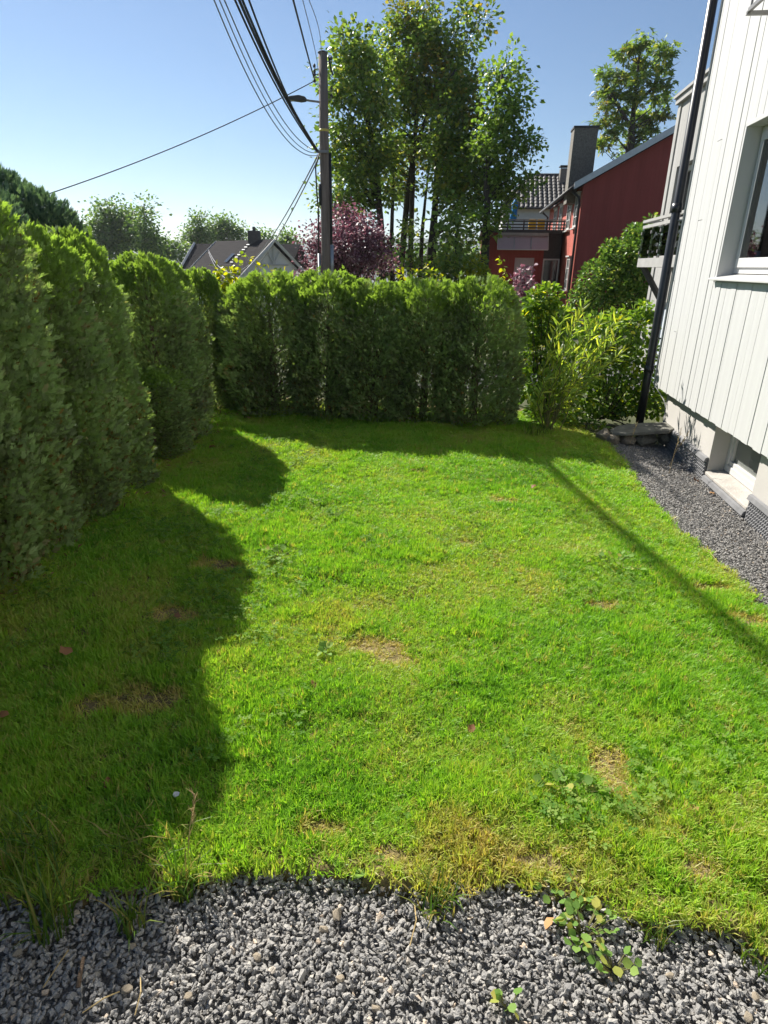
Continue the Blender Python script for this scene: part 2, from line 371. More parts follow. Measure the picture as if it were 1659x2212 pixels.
# the road behind the back hedge
rd = MB(); yy = (9.6, 13.2)
xsr = np.linspace(-30, 40, 71)
for a, b in zip(xsr[:-1], xsr[1:]):
    q = [(x, y, float(terrain_z(x, y)) + .012) for x, y in ((a, yy[0]), (b, yy[0]), (b, yy[1]), (a, yy[1]))]
    rd.add(q, [(0, 1, 2, 3)])
road = rd.build('road', M['asphalt']); tag(road, kind='structure')
# far blue hills beyond the fjord
hb = MB(); hx = np.linspace(-1800, 1500, 60)
hz = 34 + 30 * np.array([vnoise(v, 0, .0033, 21) for v in hx]) + 10 * np.array([vnoise(v, 0, .012, 22) for v in hx])
for i in range(59):
    a, b = i, i + 1
    hb.add([(hx[a], 1250, -60), (hx[b], 1250, -60), (hx[b], 1480, hz[b]), (hx[a], 1480, hz[a]), (hx[b], 1800, -60), (hx[a], 1800, -60)],
           [(0, 1, 2, 3), (3, 2, 4, 5)])
hills = hb.build('hills', M['hill'], smooth=False); tag(hills, kind='structure')

# the air over the fjord valley: even pale haze round everything built
haze = MB().box(-2000, -400, -110, 2000, 2000, 82).build('haze', None)
hm = bpy.data.materials.new('haze'); hm.use_nodes = True; _t = hm.node_tree
_t.nodes.remove(_t.nodes['Principled BSDF'])
pv = _t.nodes.new('ShaderNodeVolumePrincipled'); pv.inputs['Color'].default_value = (.90, .94, 1, 1)
pv.inputs['Density'].default_value = .00020; pv.inputs['Anisotropy'].default_value = .4
_t.links.new(pv.outputs[0], _t.nodes['Material Output'].inputs['Volume']); haze.data.materials.append(hm); tag(haze, kind='stuff')

# ------------------------------------------------------------------ scattering for grass and gravel
def scatter(name, P, rot, scl, tint, protos, pick, **tags):
    me = bpy.data.meshes.new(name)
    me.vertices.add(len(P)); me.vertices.foreach_set('co', np.asarray(P, np.float32).ravel())
    a = me.attributes.new('rot', 'FLOAT_VECTOR', 'POINT'); a.data.foreach_set('vector', np.asarray(rot, np.float32).ravel())
    a = me.attributes.new('scl', 'FLOAT_VECTOR', 'POINT'); a.data.foreach_set('vector', np.asarray(scl, np.float32).ravel())
    a = me.attributes.new('tint', 'FLOAT', 'POINT'); a.data.foreach_set('value', np.asarray(tint, np.float32))
    a = me.attributes.new('pick', 'INT', 'POINT'); a.data.foreach_set('value', np.asarray(pick, np.int32))
    me.update()
    o = link(name, me); tag(o, **tags)
    g = bpy.data.node_groups.new(name, 'GeometryNodeTree')
    g.interface.new_socket('Geometry', in_out='INPUT', socket_type='NodeSocketGeometry')
    g.interface.new_socket('Geometry', in_out='OUTPUT', socket_type='NodeSocketGeometry')
    gi, go = g.nodes.new('NodeGroupInput'), g.nodes.new('NodeGroupOutput')
    join = g.nodes.new('GeometryNodeJoinGeometry')
    for p in reversed(protos):
        oi = g.nodes.new('GeometryNodeObjectInfo'); oi.inputs['Object'].default_value = p
        gt = g.nodes.new('GeometryNodeGeometryToInstance')
        g.links.new(oi.outputs['Geometry'], gt.inputs[0]); g.links.new(gt.outputs[0], join.inputs[0])
    ip = g.nodes.new('GeometryNodeInstanceOnPoints'); ip.inputs['Pick Instance'].default_value = True
    def att(nm, ty):
        n = g.nodes.new('GeometryNodeInputNamedAttribute'); n.data_type = ty; n.inputs['Name'].default_value = nm
        return n.outputs['Attribute']
    g.links.new(gi.outputs[0], ip.inputs['Points']); g.links.new(join.outputs[0], ip.inputs['Instance'])
    g.links.new(att('pick', 'INT'), ip.inputs['Instance Index'])
    er = g.nodes.new('FunctionNodeEulerToRotation'); g.links.new(att('rot', 'FLOAT_VECTOR'), er.inputs[0])
    g.links.new(er.outputs[0], ip.inputs['Rotation']); g.links.new(att('scl', 'FLOAT_VECTOR'), ip.inputs['Scale'])
    g.links.new(ip.outputs[0], go.inputs[0])
    md = o.modifiers.new('scatter', 'NODES'); md.node_group = g
    return o
def proto(me, mat):
    me.materials.append(mat); return bpy.data.objects.new(me.name, me)

def tuft_mesh(n, hgt, wid, spread, lean, r):
    V, Fc = [], []
    for _ in range(n):
        a = r.uniform(0, 6.283); rr = spread * math.sqrt(r.random()); x, y = rr * math.cos(a), rr * math.sin(a)
        h = hgt * r.uniform(.55, 1.15); w_ = wid * r.uniform(.7, 1.2); th = r.uniform(0, 6.283); l = lean * r.uniform(.2, 1.2) * h
        dx, dy = math.cos(th), math.sin(th); sx, sy = -dy * w_ / 2, dx * w_ / 2
        b = len(V)
        V += [(x - sx, y - sy, 0), (x + sx, y + sy, 0), (x + dx * l * .35 - sx * .85, y + dy * l * .35 - sy * .85, h * .6), (x + dx * l * .35 + sx * .85, y + dy * l * .35 + sy * .85, h * .6), (x + dx * l, y + dy * l, h * .98)]
        Fc += [(b, b + 1, b + 3), (b, b + 3, b + 2), (b + 2, b + 3, b + 4)]
    return raw_mesh('grass_tuft', V, Fc)
rp = np.random.default_rng(3)
TUFT = [proto(tuft_mesh(13, .027, .0034, .017, 1.0, rp), M['grass']) for _ in range(6)]

BARE = [(-.30, 2.33, .15, .075), (-.20, 2.26, .08, .05), (-1.16, 1.83, .15, .075), (-1.33, 1.78, .08, .05), (-1.33, 2.99, .12, .06), (-1.33, 2.45, .12, .07), (1.40, 3.14, .09, .045), (1.45, 2.80, .08, .055),
        (.78, 2.87, .07, .05), (.58, 1.73, .06, .10), (.76, 1.35, .05, .035), (-.33, 1.34, .06, .03), (.30, 1.31, .06, .03), (-.1, 1.27, .07, .03), (.35, 4.3, .08, .06), (.1, 3.55, .05, .04), (-.28, 4.85, .05, .04)]
def bare(x, y):
    b = np.zeros_like(x)
    for (cx, cy, rx, ry) in BARE:
        b = np.maximum(b, 1.45 - np.hypot((x - cx) / rx, (y - cy) / ry) + .9 * (vnoise(x, y, 16, 31) - .5))
    return np.clip(b, 0, 1)
# grass over the lawn
n = 150000
gxp, gyp = rng.uniform(-3.3, 1.75, n), 0.85 + (rng.random(n) ** 1.35) * 6.5
ed, sd = gyp - edge_y(gxp), side_x(gyp) - gxp
keep = (ed > -.02) & (sd > -.02)
thin = np.clip(np.minimum(ed / .16, sd / .09), 0, 1)
keep &= rng.random(n) < (.30 + .70 * thin)
br = bare(gxp, gyp)
keep &= rng.random(n) > br * .72
keep &= ~((gxp < -2.75) & (rng.random(n) < .8))
gxp, gyp, ed, sd, br = gxp[keep], gyp[keep], ed[keep], sd[keep], br[keep]
n = len(gxp)
lush = fbm(gxp, gyp, 1.1, 41); clump = fbm(gxp, gyp, 5.0, 42)
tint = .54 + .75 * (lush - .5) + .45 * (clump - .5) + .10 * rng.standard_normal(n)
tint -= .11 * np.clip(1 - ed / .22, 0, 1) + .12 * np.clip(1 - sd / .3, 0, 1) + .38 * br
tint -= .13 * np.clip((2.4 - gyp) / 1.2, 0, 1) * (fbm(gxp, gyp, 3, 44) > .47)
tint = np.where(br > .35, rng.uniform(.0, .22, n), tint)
tint = np.where(rng.random(n) < .09, rng.uniform(.02, .25, n), tint)
hs = (.62 + .85 * clump * (.5 + lush)) * (1 - .6 * br) * rng.uniform(.75, 1.25, n)
hs *= 1 + .5 * np.clip(1 - ed / .12, 0, 1) * (rng.random(n) < .5)
hs *= 1 + .5 * (fbm(gxp, gyp, 2.6, 47) > .62)
wd = rng.uniform(.9, 1.35, n) * (1 + .10 * np.clip(gyp - 2.5, 0, 4))
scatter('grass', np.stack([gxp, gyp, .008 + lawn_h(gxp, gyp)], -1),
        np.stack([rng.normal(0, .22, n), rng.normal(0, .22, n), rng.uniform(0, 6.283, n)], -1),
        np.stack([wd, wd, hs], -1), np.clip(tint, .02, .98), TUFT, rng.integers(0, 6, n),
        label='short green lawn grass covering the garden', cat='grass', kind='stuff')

# clover and plantain leaves among the grass
def clover_mesh(r):
    V, Fc = [], []
    for k in range(4):
        cx, cy, cz = r.uniform(-.02, .02), r.uniform(-.02, .02), r.uniform(.018, .034)
        for j in range(3):
            a = j * 2.094 + r.uniform(-.2, .2) + k; L = r.uniform(.006, .010)
            ca, sa = math.cos(a), math.sin(a); b = len(V)
            pts = [(0, 0, 0), (.55, .45, .15), (1.05, .3, .1), (1.0, 0, 0), (1.05, -.3, .1), (.55, -.45, .15)]
            V += [(cx + L * (p[0] * ca - p[1] * sa), cy + L * (p[0] * sa + p[1] * ca), cz + L * p[2]) for p in pts]
            Fc += [(b, b + 1, b + 3), (b + 1, b + 2, b + 3), (b, b + 3, b + 5), (b + 3, b + 4, b + 5)]
    return raw_mesh('clover_leaf', V, Fc)
CLOV = [proto(clover_mesh(rp), M['clover']) for _ in range(4)]
n = 20000
cxp, cyp = rng.uniform(-2.6, 1.5, n), rng.uniform(1.2, 6, n)
dens = np.clip((fbm(cxp, cyp, 2.2, 51) - .50) * 5, 0, 1) * np.clip(1.15 - .22 * (cxp + 1.2), .12, 1) * np.clip(1.3 - .18 * cyp, .2, 1)
k = (rng.random(n) < dens) & (cyp > edge_y(cxp) + .08) & (bare(cxp, cyp) < .3)
cxp, cyp = cxp[k], cyp[k]; n = len(cxp)
s_ = rng.uniform(.7, 1.5, n)
scatter('clover', np.stack([cxp, cyp, .012 + lawn_h(cxp, cyp)], -1), np.stack([rng.normal(0, .25, n), rng.normal(0, .25, n), rng.uniform(0, 6.28, n)], -1),
        np.stack([s_, s_, s_], -1), rng.uniform(.15, .9, n), CLOV, rng.integers(0, 4, n), label='low clover leaves spread through the lawn', cat='clover', kind='stuff')

# gravel
def rock_mesh(r, npt=13, flat=.7):
    bm = bmesh.new()
    for _ in range(npt):
        v = r.standard_normal(3); v /= np.linalg.norm(v); v *= r.uniform(.75, 1.1)
        bm.verts.new((v[0] * .5, v[1] * .5 * r.uniform(.6, .8), v[2] * .5 * flat))
    bmesh.ops.convex_hull(bm, input=bm.verts)
    bmesh.ops.delete(bm, geom=[v for v in bm.verts if not v.link_faces], context='VERTS')
    me = bpy.data.meshes.new('stone'); bm.to_mesh(me); bm.free(); return me
ROCK = [proto(rock_mesh(rp, 12, rp.uniform(.5, .8)), M['gravel']) for _ in range(12)]
def gravel(name, x, y, z, size, label):
    n = len(x)
    scatter(name, np.stack([x, y, z], -1), rng.uniform(0, 6.283, (n, 3)) * np.array([.11, .11, 1]), np.stack([size * rng.uniform(.85, 1.25, n), size, size * rng.uniform(.7, 1.1, n)], -1),
            np.clip(rng.beta(1.9, 2.9, n) + .06 * (rng.random(n) < .2) + .5 * (rng.random(n) < .035), 0, 1), ROCK, rng.integers(0, 12, n), label=label, cat='gravel', kind='stuff')
n = 62000
x, y = rng.uniform(-2.1, 1.9, n), rng.uniform(.25, 1.45, n)
k = (y < edge_y(x) + .05) & (x < 2.0); x, y = x[k], y[k]; n = len(x)
lay = rng.random(n)
sz = .011 + .013 * rng.random(n) ** 1.5 + .010 * (rng.random(n) < .05)
gravel('gravel', x, y, -.018 + .022 * lay, sz, 'grey crushed gravel of the path in the foreground')
n = 40000
x, y = rng.uniform(1.3, 2.10, n), 1.2 + 5.2 * rng.random(n)
k = (x > side_x(y) - .05); x, y = x[k], y[k]; n = len(x)
gravel('gravel', x, y, -.022 + .018 * rng.random(n) - .05 * np.clip((x - 1.6) / .5, 0, 1), .011 + .011 * rng.random(n) ** 1.5, 'grey crushed gravel strip along the white house wall')

# ------------------------------------------------------------------ foliage building
def frames(d, nrm):
    d = d / (np.linalg.norm(d, axis=1, keepdims=True) + 1e-9)
    x = np.cross(d, nrm); x /= np.linalg.norm(x, axis=1, keepdims=True) + 1e-9
    return x, d, np.cross(x, d)
def cloud(name, P, D, NR, S, temps, smooth=False, rnd=None):
    """P points, D growth directions, NR leaf normals, S sizes; temps: list of (verts, tris) drawn along +y"""
    P, D, NR, S = map(np.asarray, (P, D, NR, S))
    X, Yv, Z = frames(D, NR)
    which = rng.integers(0, len(temps), len(P)); Vs, Fs, base = [], [], 0
    for k, (tv, tf) in enumerate(temps):
        m = which == k
        if not m.any(): continue
        tv = np.asarray(tv); tf = np.asarray(tf)
        q = (P[m][:, None] + S[m][:, None, None] * (tv[None, :, 0:1] * X[m][:, None] + tv[None, :, 1:2] * Yv[m][:, None] + tv[None, :, 2:3] * Z[m][:, None]))
        Vs.append(q.reshape(-1, 3)); c = m.sum()
        Fs.append((tf[None] + (np.arange(c) * len(tv))[:, None, None]).reshape(-1, 3) + base); base += c * len(tv)
    me = raw_mesh(name, np.concatenate(Vs), np.concatenate(Fs), smooth)
    val = rng.random(len(P)) if rnd is None else np.clip(rnd, 0, 1)
    at_ = me.attributes.new('rnd', 'FLOAT', 'POINT')
    at_.data.foreach_set('value', np.concatenate([np.repeat(val[which == k], len(temps[k][0])) for k in range(len(temps))]).astype(np.float32))
    return me
def unit(n):
    v = rng.standard_normal((n, 3)); return v / np.linalg.norm(v, axis=1, keepdims=True)
DIAMOND = [([(0, 0, 0), (-.40, .5, .12), (0, 1, 0), (.40, .5, .12)], [(0, 2, 1), (0, 3, 2)])]
OVATE = [([(0, 0, 0), (-.33, .28, .07), (-.30, .66, .08), (0, 1, -.05), (.30, .66, .08), (.33, .28, .07)], [(0, 3, 2), (0, 2, 1), (0, 4, 3), (0, 5, 4)])]
LANCE = [([(0, 0, 0), (-.085, .35, .03), (-.07, .7, .0), (0, 1, -.12), (.07, .7, 0), (.085, .35, .03)], [(0, 3, 2), (0, 2, 1), (0, 4, 3), (0, 5, 4)])]
def lobed(seed):
    r = np.random.default_rng(seed); V = [(0, .1, 0)]; n_ = 5
    angs = np.radians([-120, -65, 0, 65, 120]); Ls = [.42, .55, .9, .55, .42]; Fc = []
    for a, L in zip(angs, Ls):
        b = len(V); w_ = .17
        dx, dy = math.sin(a), math.cos(a)
        V += [(dx * L * .5 - dy * w_, .1 + dy * L * .5 + dx * w_, .05), (dx * L, .1 + dy * L, r.uniform(-.06, .06)), (dx * L * .5 + dy * w_, .1 + dy * L * .5 - dx * w_, .05)]
        Fc += [(0, b, b + 1), (0, b + 1, b + 2)]
    return V, Fc
LOBED = [lobed(1), lobed(2)]
def spray(seed, nb=8):
    """flat scaly fan: short broad blades off one axis, alternating sides"""
    r = np.random.default_rng(seed); V, Fc = [], []
    for i in range(nb):
        f = (i + .5) / nb; side = -1 if i % 2 else 1
        y0 = .62 * f; a = side * r.uniform(.45, .85) * (1 - .5 * f); L = r.uniform(.34, .54) * (1.15 - .45 * f); w_ = .060
        if i == nb - 1: a = r.uniform(-.1, .1); y0 = .52; L = .46
        dx, dy = math.sin(a), math.cos(a); b = len(V); z = r.uniform(-.08, .08)
        V += [(0, y0 - .05, 0), (dx * L * .45 - dy * w_, y0 + dy * L * .45 + dx * w_, z * .5), (dx * L, y0 + dy * L, z), (dx * L * .45 + dy * w_, y0 + dy * L * .45 - dx * w_, z * .5)]
        Fc += [(b, b + 2, b + 1), (b, b + 3, b + 2)]
    return V, Fc
SPRAY = [spray(s) for s in range(5)]

# ------------------------------------------------------------------ thuja hedge plants
PROF_CUT = [.74, .88, .98, 1, .97, .88, .74, .34]
PROF_CONE = [.88, .97, 1, .98, .90, .77, .60, .22]
def thuja_mesh(seed, h, r, n, prf=PROF_CUT):
    """returns (foliage, fresh tips, dead twigs, trunk) meshes of one columnar thuja standing at the origin"""
    q = np.random.default_rng(seed)
    ph = q.uniform(0, 6.28, 6)
    t = q.random(n) ** .92; th = q.uniform(0, 6.283, n)
    prof = np.interp(t, [0, .06, .2, .5, .75, .88, .95, 1], prf)
    lump = 1 + .09 * np.sin(3 * th + ph[0] + 4 * t) + .07 * np.sin(5 * th + ph[1] - 9 * t) + .06 * np.sin(2 * th + 17 * t + ph[2]) + .05 * np.sin(7 * th + 31 * t + ph[3])
    zz = t * h; pit = vnoise(th * r * 1.0, zz, 9, seed) * .6 + vnoise(th * r, zz, 19, seed + 1) * .4
    lump = lump + .34 * (pit - .5)
    u = np.where(q.random(n) < .72, q.uniform(.86, 1.06, n), q.uniform(.35, .88, n))
    R = r * prof * lump * u
    P = np.stack([R * np.cos(th), R * np.sin(th), .02 + t * h * (1 + .05 * np.sin(4 * th + ph[4]))], -1)
    out = np.stack([np.cos(th), np.sin(th), np.zeros(n)], -1)
    up = np.array([0, 0, 1.])
    D = out * q.uniform(.35, 1.1, (n, 1)) + up * (q.uniform(.25, 1.2, (n, 1)) + .9 * np.clip((t[:, None] - .8) / .2, 0, 1)) + .38 * q.standard_normal((n, 3))
    NR = np.cross(out, up) + .55 * q.standard_normal((n, 3)) + .4 * out
    S = q.uniform(.036, .074, n) * np.where(t > .9, 1.2, 1)
    top = (t > .80 + .12 * q.random(n)) & (u > .8)
    dead = (~top) & (q.random(n) < .03 + .06 * (t < .4))
    a = cloud('foliage', P[~top & ~dead], D[~top & ~dead], NR[~top & ~dead], S[~top & ~dead], SPRAY)
    # a few long leading shoots on top
    m = 34; tt = q.uniform(0, 6.283, m); rr = r * .55 * np.sqrt(q.random(m))
    Pt = np.stack([rr * np.cos(tt), rr * np.sin(tt), h * q.uniform(.93, 1.0, m)], -1)
    seg = []
    for p in Pt:
        L = q.uniform(.04, .17); k = int(L / .022) + 1; l_ = q.normal(0, .12, 2)
        for j in range(k): seg.append(p + np.array([l_[0] * j * .022, l_[1] * j * .022, j * .022]))
    seg = np.array(seg); ms = len(seg)
    P2 = np.concatenate([P[top], seg]); D2 = np.concatenate([D[top], up + .45 * q.standard_normal((ms, 3))])
    N2 = np.concatenate([NR[top], q.standard_normal((ms, 3))]); S2 = np.concatenate([S[top], q.uniform(.045, .08, ms)])
    b = cloud('fresh_tips', P2, D2, N2, S2, SPRAY)
    c = cloud('dead_twigs', P[dead], D[dead], NR[dead], S[dead] * .75, SPRAY)
    tr = MB(); tr.tube([(0, 0, -.05), (q.normal(0, .02), q.normal(0, .02), h * .4), (0, 0, h * .9)], [.045, .032, .008], 7)
    for _ in range(16):
        a0 = q.uniform(0, 6.28); z0 = q.uniform(.05, h * .7); L = r * q.uniform(.6, .95)
        tr.tube([(0, 0, z0), (math.cos(a0) * L * .55, math.sin(a0) * L * .55, z0 + .10), (math.cos(a0) * L, math.sin(a0) * L, z0 + .30)], [.012, .008, .003], 4)
    return a, b, c, tr.mesh('trunk', True)
def thuja(data, x, y, label, sz=(1, 1, 1), rz=0., tilt=(0, 0), group=None, z=0.):
    e = empty('thuja', (x, y, z)); tag(e, label, 'thuja', group)
    for nm, me, mt in zip(('foliage', 'fresh_tips', 'dead_twigs', 'trunk'), data, (M['thuja'], M['thuja_top'], M['thuja_dead'], M['bark_pale'])):
        if len(me.materials) == 0: me.materials.append(mt)
        o = bpy.data.objects.new(nm, me); COL.objects.link(o); o.parent = e
        if nm == 'dead_twigs': o['kind'] = 'stuff'
    e.scale = sz; e.rotation_euler = (tilt[0], tilt[1], rz)
    return e
TALL = [thuja_mesh(201, 1.94, .385, 18500, PROF_CONE), thuja_mesh(202, 1.94, .365, 18500, PROF_CONE), thuja_mesh(203, 1.92, .365, 18500, PROF_CONE)]
BACK = [thuja_mesh(301, 1.50, .40, 16500), thuja_mesh(302, 1.50, .40, 16500), thuja_mesh(303, 1.50, .40, 16500)]
LG, BG = 'thujas of the left hedge row', 'thujas of the back hedge row'
left_row = [
    (0, -2.58, .22, .84, 0.3, 'tall green thuja standing beside the gravel path, last of the hedge'),
    (1, -2.58, .86, .84, 2.0, 'tall thuja at the gravel end of the side hedge'),
    (2, -2.58, 1.48, .95, 1.2, 'thuja two places in from the gravel end of the side hedge'),
    (0, -2.58, 2.06, .96, 3.9, 'thuja with bare grey twigs at its foot'),
    (1, -2.60, 2.60, .97, 5.0, 'tall bushy thuja over the brown needle litter'),
    (2, -2.66, 2.96, .99, .4, 'tallest thuja of the side hedge, rising above the one with the bright sunlit edge'),
    (0, -2.69, 3.58, .86, 2.9, 'thuja squeezed between the tallest one and the sunlit-edged one'),
    (1, -2.75, 4.08, .86, 2.6, 'tall thuja whose far side is edged with bright green sunlight'),
    (0, -2.88, 5.38, .80, 4.4, 'thuja just beyond the sunlit gap in the side hedge'),
    (2, -2.96, 5.84, .78, 1.9, 'narrow thuja second from the garden corner in the side hedge'),
]
for k, x_, y_, s_, rz_, lb in left_row:
    thuja(TALL[k], x_ + .08, y_, lb, (1.0, rng.uniform(.88, .98), s_), rz_, (rng.normal(0, .015), rng.normal(0, .015)), LG)
thuja(BACK[1], -2.66, 4.94, 'low bushy thuja filling the foot of the gap in the left hedge', (.80, .80, .48), 1.0, (0, 0), LG)
thuja(TALL[0], -2.96, 6.92, 'dark slim thuja in the far left corner of the garden', (.72, .72, .74), .8, (0, 0), LG)
thuja(BACK[2], -2.52, 6.98, 'short dark thuja in the corner below the yellow-green leaves', (.78, .78, .70), 2.2, (0, 0), BG)
back_row = [
    (0, -2.12, 6.80, 1.04, .5, 'leftmost full-height thuja of the back hedge'),
    (1, -1.50, 6.84, 1.05, 1.7, 'second thuja from the left in the back hedge, below the utility pole'),
    (2, -.97, 6.79, .99, 3.0, 'middle thuja of the back hedge, below the purple tree'),
    (0, -.42, 6.82, 1.01, 4.1, 'fourth thuja from the left in the back hedge, below the tall trunks'),
    (1, .14, 6.77, 1.03, 5.3, 'rightmost thuja of the back hedge with bright green sunlit end'),
]
for k, x_, y_, s_, rz_, lb in back_row:
    thuja(BACK[k], x_, y_, lb, (1.16, 1.04, s_ * .90), rz_, (rng.normal(0, .012), rng.normal(0, .012)), BG)

# brown litter under the left hedge
n = 5200
lx, ly = rng.normal(-2.62, .17, n), rng.uniform(.6, 6.6, n)
k = rng.random(n) < np.clip(1.2 - abs(ly - 2.9) * .33, .12, 1); lx, ly = lx[k], ly[k]; n = len(lx)
LIT = [proto(raw_mesh('needle', [(0, 0, 0), (-.004, .02, .004), (0, .045, 0), (.005, .022, .006)], [(0, 2, 1), (0, 3, 2)]), M['litter'])]
scatter('leaf_litter', np.stack([lx, ly, .02 + lawn_h(lx, ly) + .02 * rng.random(n)], -1), np.stack([rng.normal(0, .5, n), rng.normal(0, .5, n), rng.uniform(0, 6.28, n)], -1),
        np.repeat(rng.uniform(.6, 1.5, n)[:, None], 3, 1), rng.random(n), LIT, np.zeros(n, int), label='brown needle litter under the left hedge', cat='litter', kind='stuff')
# bare twigs sticking out of the hedge foot
tw = empty('bare_twigs', (-2.4, 2.62, .02)); tag(tw, 'bare grey forked twigs sticking out of the left hedge foot', 'twigs')
for j in range(5):
    b0 = np.array([-2.50 + .04 * rng.normal(), 2.60 + .10 * rng.normal(), .02])
    p1 = b0 + np.array([.10 + .04 * rng.normal(), .02 * rng.normal(), .14]); p2 = p1 + np.array([.06 * rng.normal(), .05 * rng.normal(), .17])
    b = MB().tube([b0, p1, p2], [.006, .0045, .002], 5)
    for _ in range(3):
        s0 = p1 + (p2 - p1) * rng.random(); b.tube([s0, s0 + np.array([.07 * rng.normal(), .06 * rng.normal(), .07])], [.003, .0012], 4)
    b.build('twig', M['bark_pale'], tw)

# ------------------------------------------------------------------ trees and shrubs
def cluster_points(blobs, per_m3, rad_k=.9):
    """blobs: (centre, radius); returns cluster centres spread through the blobs, denser outside"""
    out = []
    for c, r in blobs:
        k = max(3, int(per_m3 * r ** 2.3))
        d = unit(k); u = rng.random(k) ** .45
        out.append(np.asarray(c) + d * (r * u)[:, None] * np.array([1, 1, .95]))
    return np.concatenate(out)
def tree(name, label, cat, base, trunks, blobs, mat, leaf, per=9., nleaf=26, crad=.42, bark='bark', temps=DIAMOND, group=None, droop=.25, limb=.030, flat=.55):
    e = empty(name, base); tag(e, label, cat, group)
    C = cluster_points(blobs, per)
    tb = MB(); pts = []
    for path, rad in trunks:
        tb.tube(path, rad, 9); 
        pp = [np.asarray(p, float) for p in path]
        for a, b, ra, rb in zip(pp[:-1], pp[1:], rad[:-1], rad[1:]):
            for f in np.linspace(0, 1, 6)[:-1]: pts.append((a + (b - a) * f, ra + (rb - ra) * f))
    TP = np.array([p for p, _ in pts])
    for c in C:
        dz = c[2] - TP[:, 2]; hd = np.hypot(*(c[:2] - TP[:, :2]).T)
        cost = hd + np.abs(dz - .8 * hd) * .9
        i = int(np.argmin(cost)); p = TP[i]; r0 = min(limb, pts[i][1] * .5)
        L = np.linalg.norm(c - p)
        if L < .15: continue
        mid = p + (c - p) * .5 + np.array([0, 0, -.08 * L]) + .06 * L * rng.standard_normal(3)
        tb.tube([p, mid, c], [r0 * min(1, .35 + L / 3), r0 * .5, .006], 4, cap=False)
    tb.build('trunk', M[bark], e, True)
    cnt = rng.integers(int(nleaf * .6), int(nleaf * 1.4), len(C))
    own = np.repeat(np.arange(len(C)), cnt); n = len(own)
    off = rng.standard_normal((n, 3)) * crad * np.array([.75, .75, flat]) * rng.uniform(.6, 1.25, len(C))[own][:, None]
    P = C[own] + off
    D = off / (np.linalg.norm(off, axis=1, keepdims=True) + 1e-6) + .6 * unit(n) - np.array([0, 0, droop])
    NR = np.array([0, 0, 1.]) + .75 * unit(n)
    S = leaf * rng.uniform(.65, 1.25, n)
    if isinstance(mat, (list, tuple)):
        sel = rng.random(len(C))[own] < mat[2]
        link('crown', cloud('crown', P[~sel], D[~sel], NR[~sel], S[~sel], temps), M[mat[0]], e)
        link('crown', cloud('crown', P[sel], D[sel], NR[sel], S[sel], temps), M[mat[1]], e)
    else:
        link('crown', cloud('crown', P, D, NR, S, temps), M[mat], e)
    return e
def blob_list(lst, Y, jit=.8):
    return [(at(px, py, Y + rng.uniform(-jit, jit)), r * mpp(px, py, Y)) for px, py, r in lst]
def trunk_path(lst, Y, zbase):
    p = [at(px, py, Y) for px, py in lst]; b = p[0].copy(); b[2] = zbase
    return [b] + p
def tree_at(name, label, cat, Y, tr, bl, mat, leaf, zb=-1.2, rad=(.17, .04), jit=.9, **k):
    paths = []
    for i, t in enumerate(tr):
        p = trunk_path(t, Y + (0 if i == 0 else rng.uniform(-.6, .6)), zb)
        f = 1.0 if i == 0 else .75
        paths.append((p, list(np.linspace(rad[0] * f, rad[1] * f, len(p)))))
    return tree(name, label, cat, paths[0][0][0], paths, blob_list(bl, Y, jit), mat, leaf, **k)

TG = 'tall trees beyond the back hedge'
tree_at('maple_tree', 'tall leafy maple directly right of the utility pole', 'tree', 25.5,
        [[(826, 560), (822, 479), (809, 342), (798, 274), (785, 205), (775, 120)], [(846, 560), (846, 500), (850, 376), (835, 300)]],
        [(772, 95, 42), (748, 150, 36), (790, 150, 46), (735, 215, 36), (790, 225, 50), (732, 290, 34), (785, 300, 50), (738, 360, 40), (795, 375, 48), (728, 425, 34), (780, 435, 38), (745, 470, 26), (830, 330, 34), (835, 420, 34), (716, 180, 20)],
        'maple', .17, per=30, nleaf=66, crad=.36, group=TG)
tree_at('maple_tree', 'tallest maple with yellowing top in the middle of the trees', 'tree', 27.5,
        [[(866, 574), (880, 427), (894, 325), (904, 205), (911, 85)], [(893, 330), (930, 230), (950, 130)], [(908, 580), (912, 500), (918, 438), (930, 330)]],
        [(905, 45, 42), (870, 80, 42), (940, 75, 42), (850, 140, 40), (905, 140, 55), (965, 130, 42), (870, 220, 52), (935, 220, 52), (995, 95, 22), (1010, 180, 30), (860, 310, 46), (925, 320, 46), (880, 390, 40), (910, 15, 18), (1040, 40, 12), (1010, 20, 12), (860, 25, 14)],
        ('maple', 'maple_gold', .30), .17, per=28, nleaf=62, crad=.36, group=TG)
tree_at('maple_tree', 'dark maple with thick trunk right of the tallest one', 'tree', 26.0,
        [[(928, 564), (940, 444), (945, 342), (950, 205), (985, 150)], [(945, 342), (985, 260), (1005, 190)]],
        [(995, 190, 42), (975, 250, 46), (1020, 250, 36), (960, 320, 46), (1010, 320, 46), (985, 390, 46), (1025, 395, 34), (955, 400, 34), (1000, 440, 30)],
        ('maple', 'maple_gold', .15), .17, per=31, nleaf=66, crad=.36, group=TG)
tree_at('ash_tree', 'light green tree with narrow top left of the tiled roof', 'tree', 24.0,
        [[(1047, 580), (1053, 470), (1050, 370), (1066, 270), (1085, 160)], [(1052, 440), (1090, 360), (1120, 290)]],
        [(1090, 140, 26), (1072, 175, 28), (1112, 165, 22), (1090, 210, 34), (1120, 225, 24), (1065, 245, 32), (1105, 270, 38), (1060, 310, 40), (1115, 320, 34), (1085, 360, 44), (1130, 300, 18), (1125, 385, 26), (1050, 400, 40), (1090, 420, 34), (1030, 450, 34), (1060, 470, 34), (1025, 350, 30)],
        'ash', .15, per=32, nleaf=62, crad=.32, group=TG)
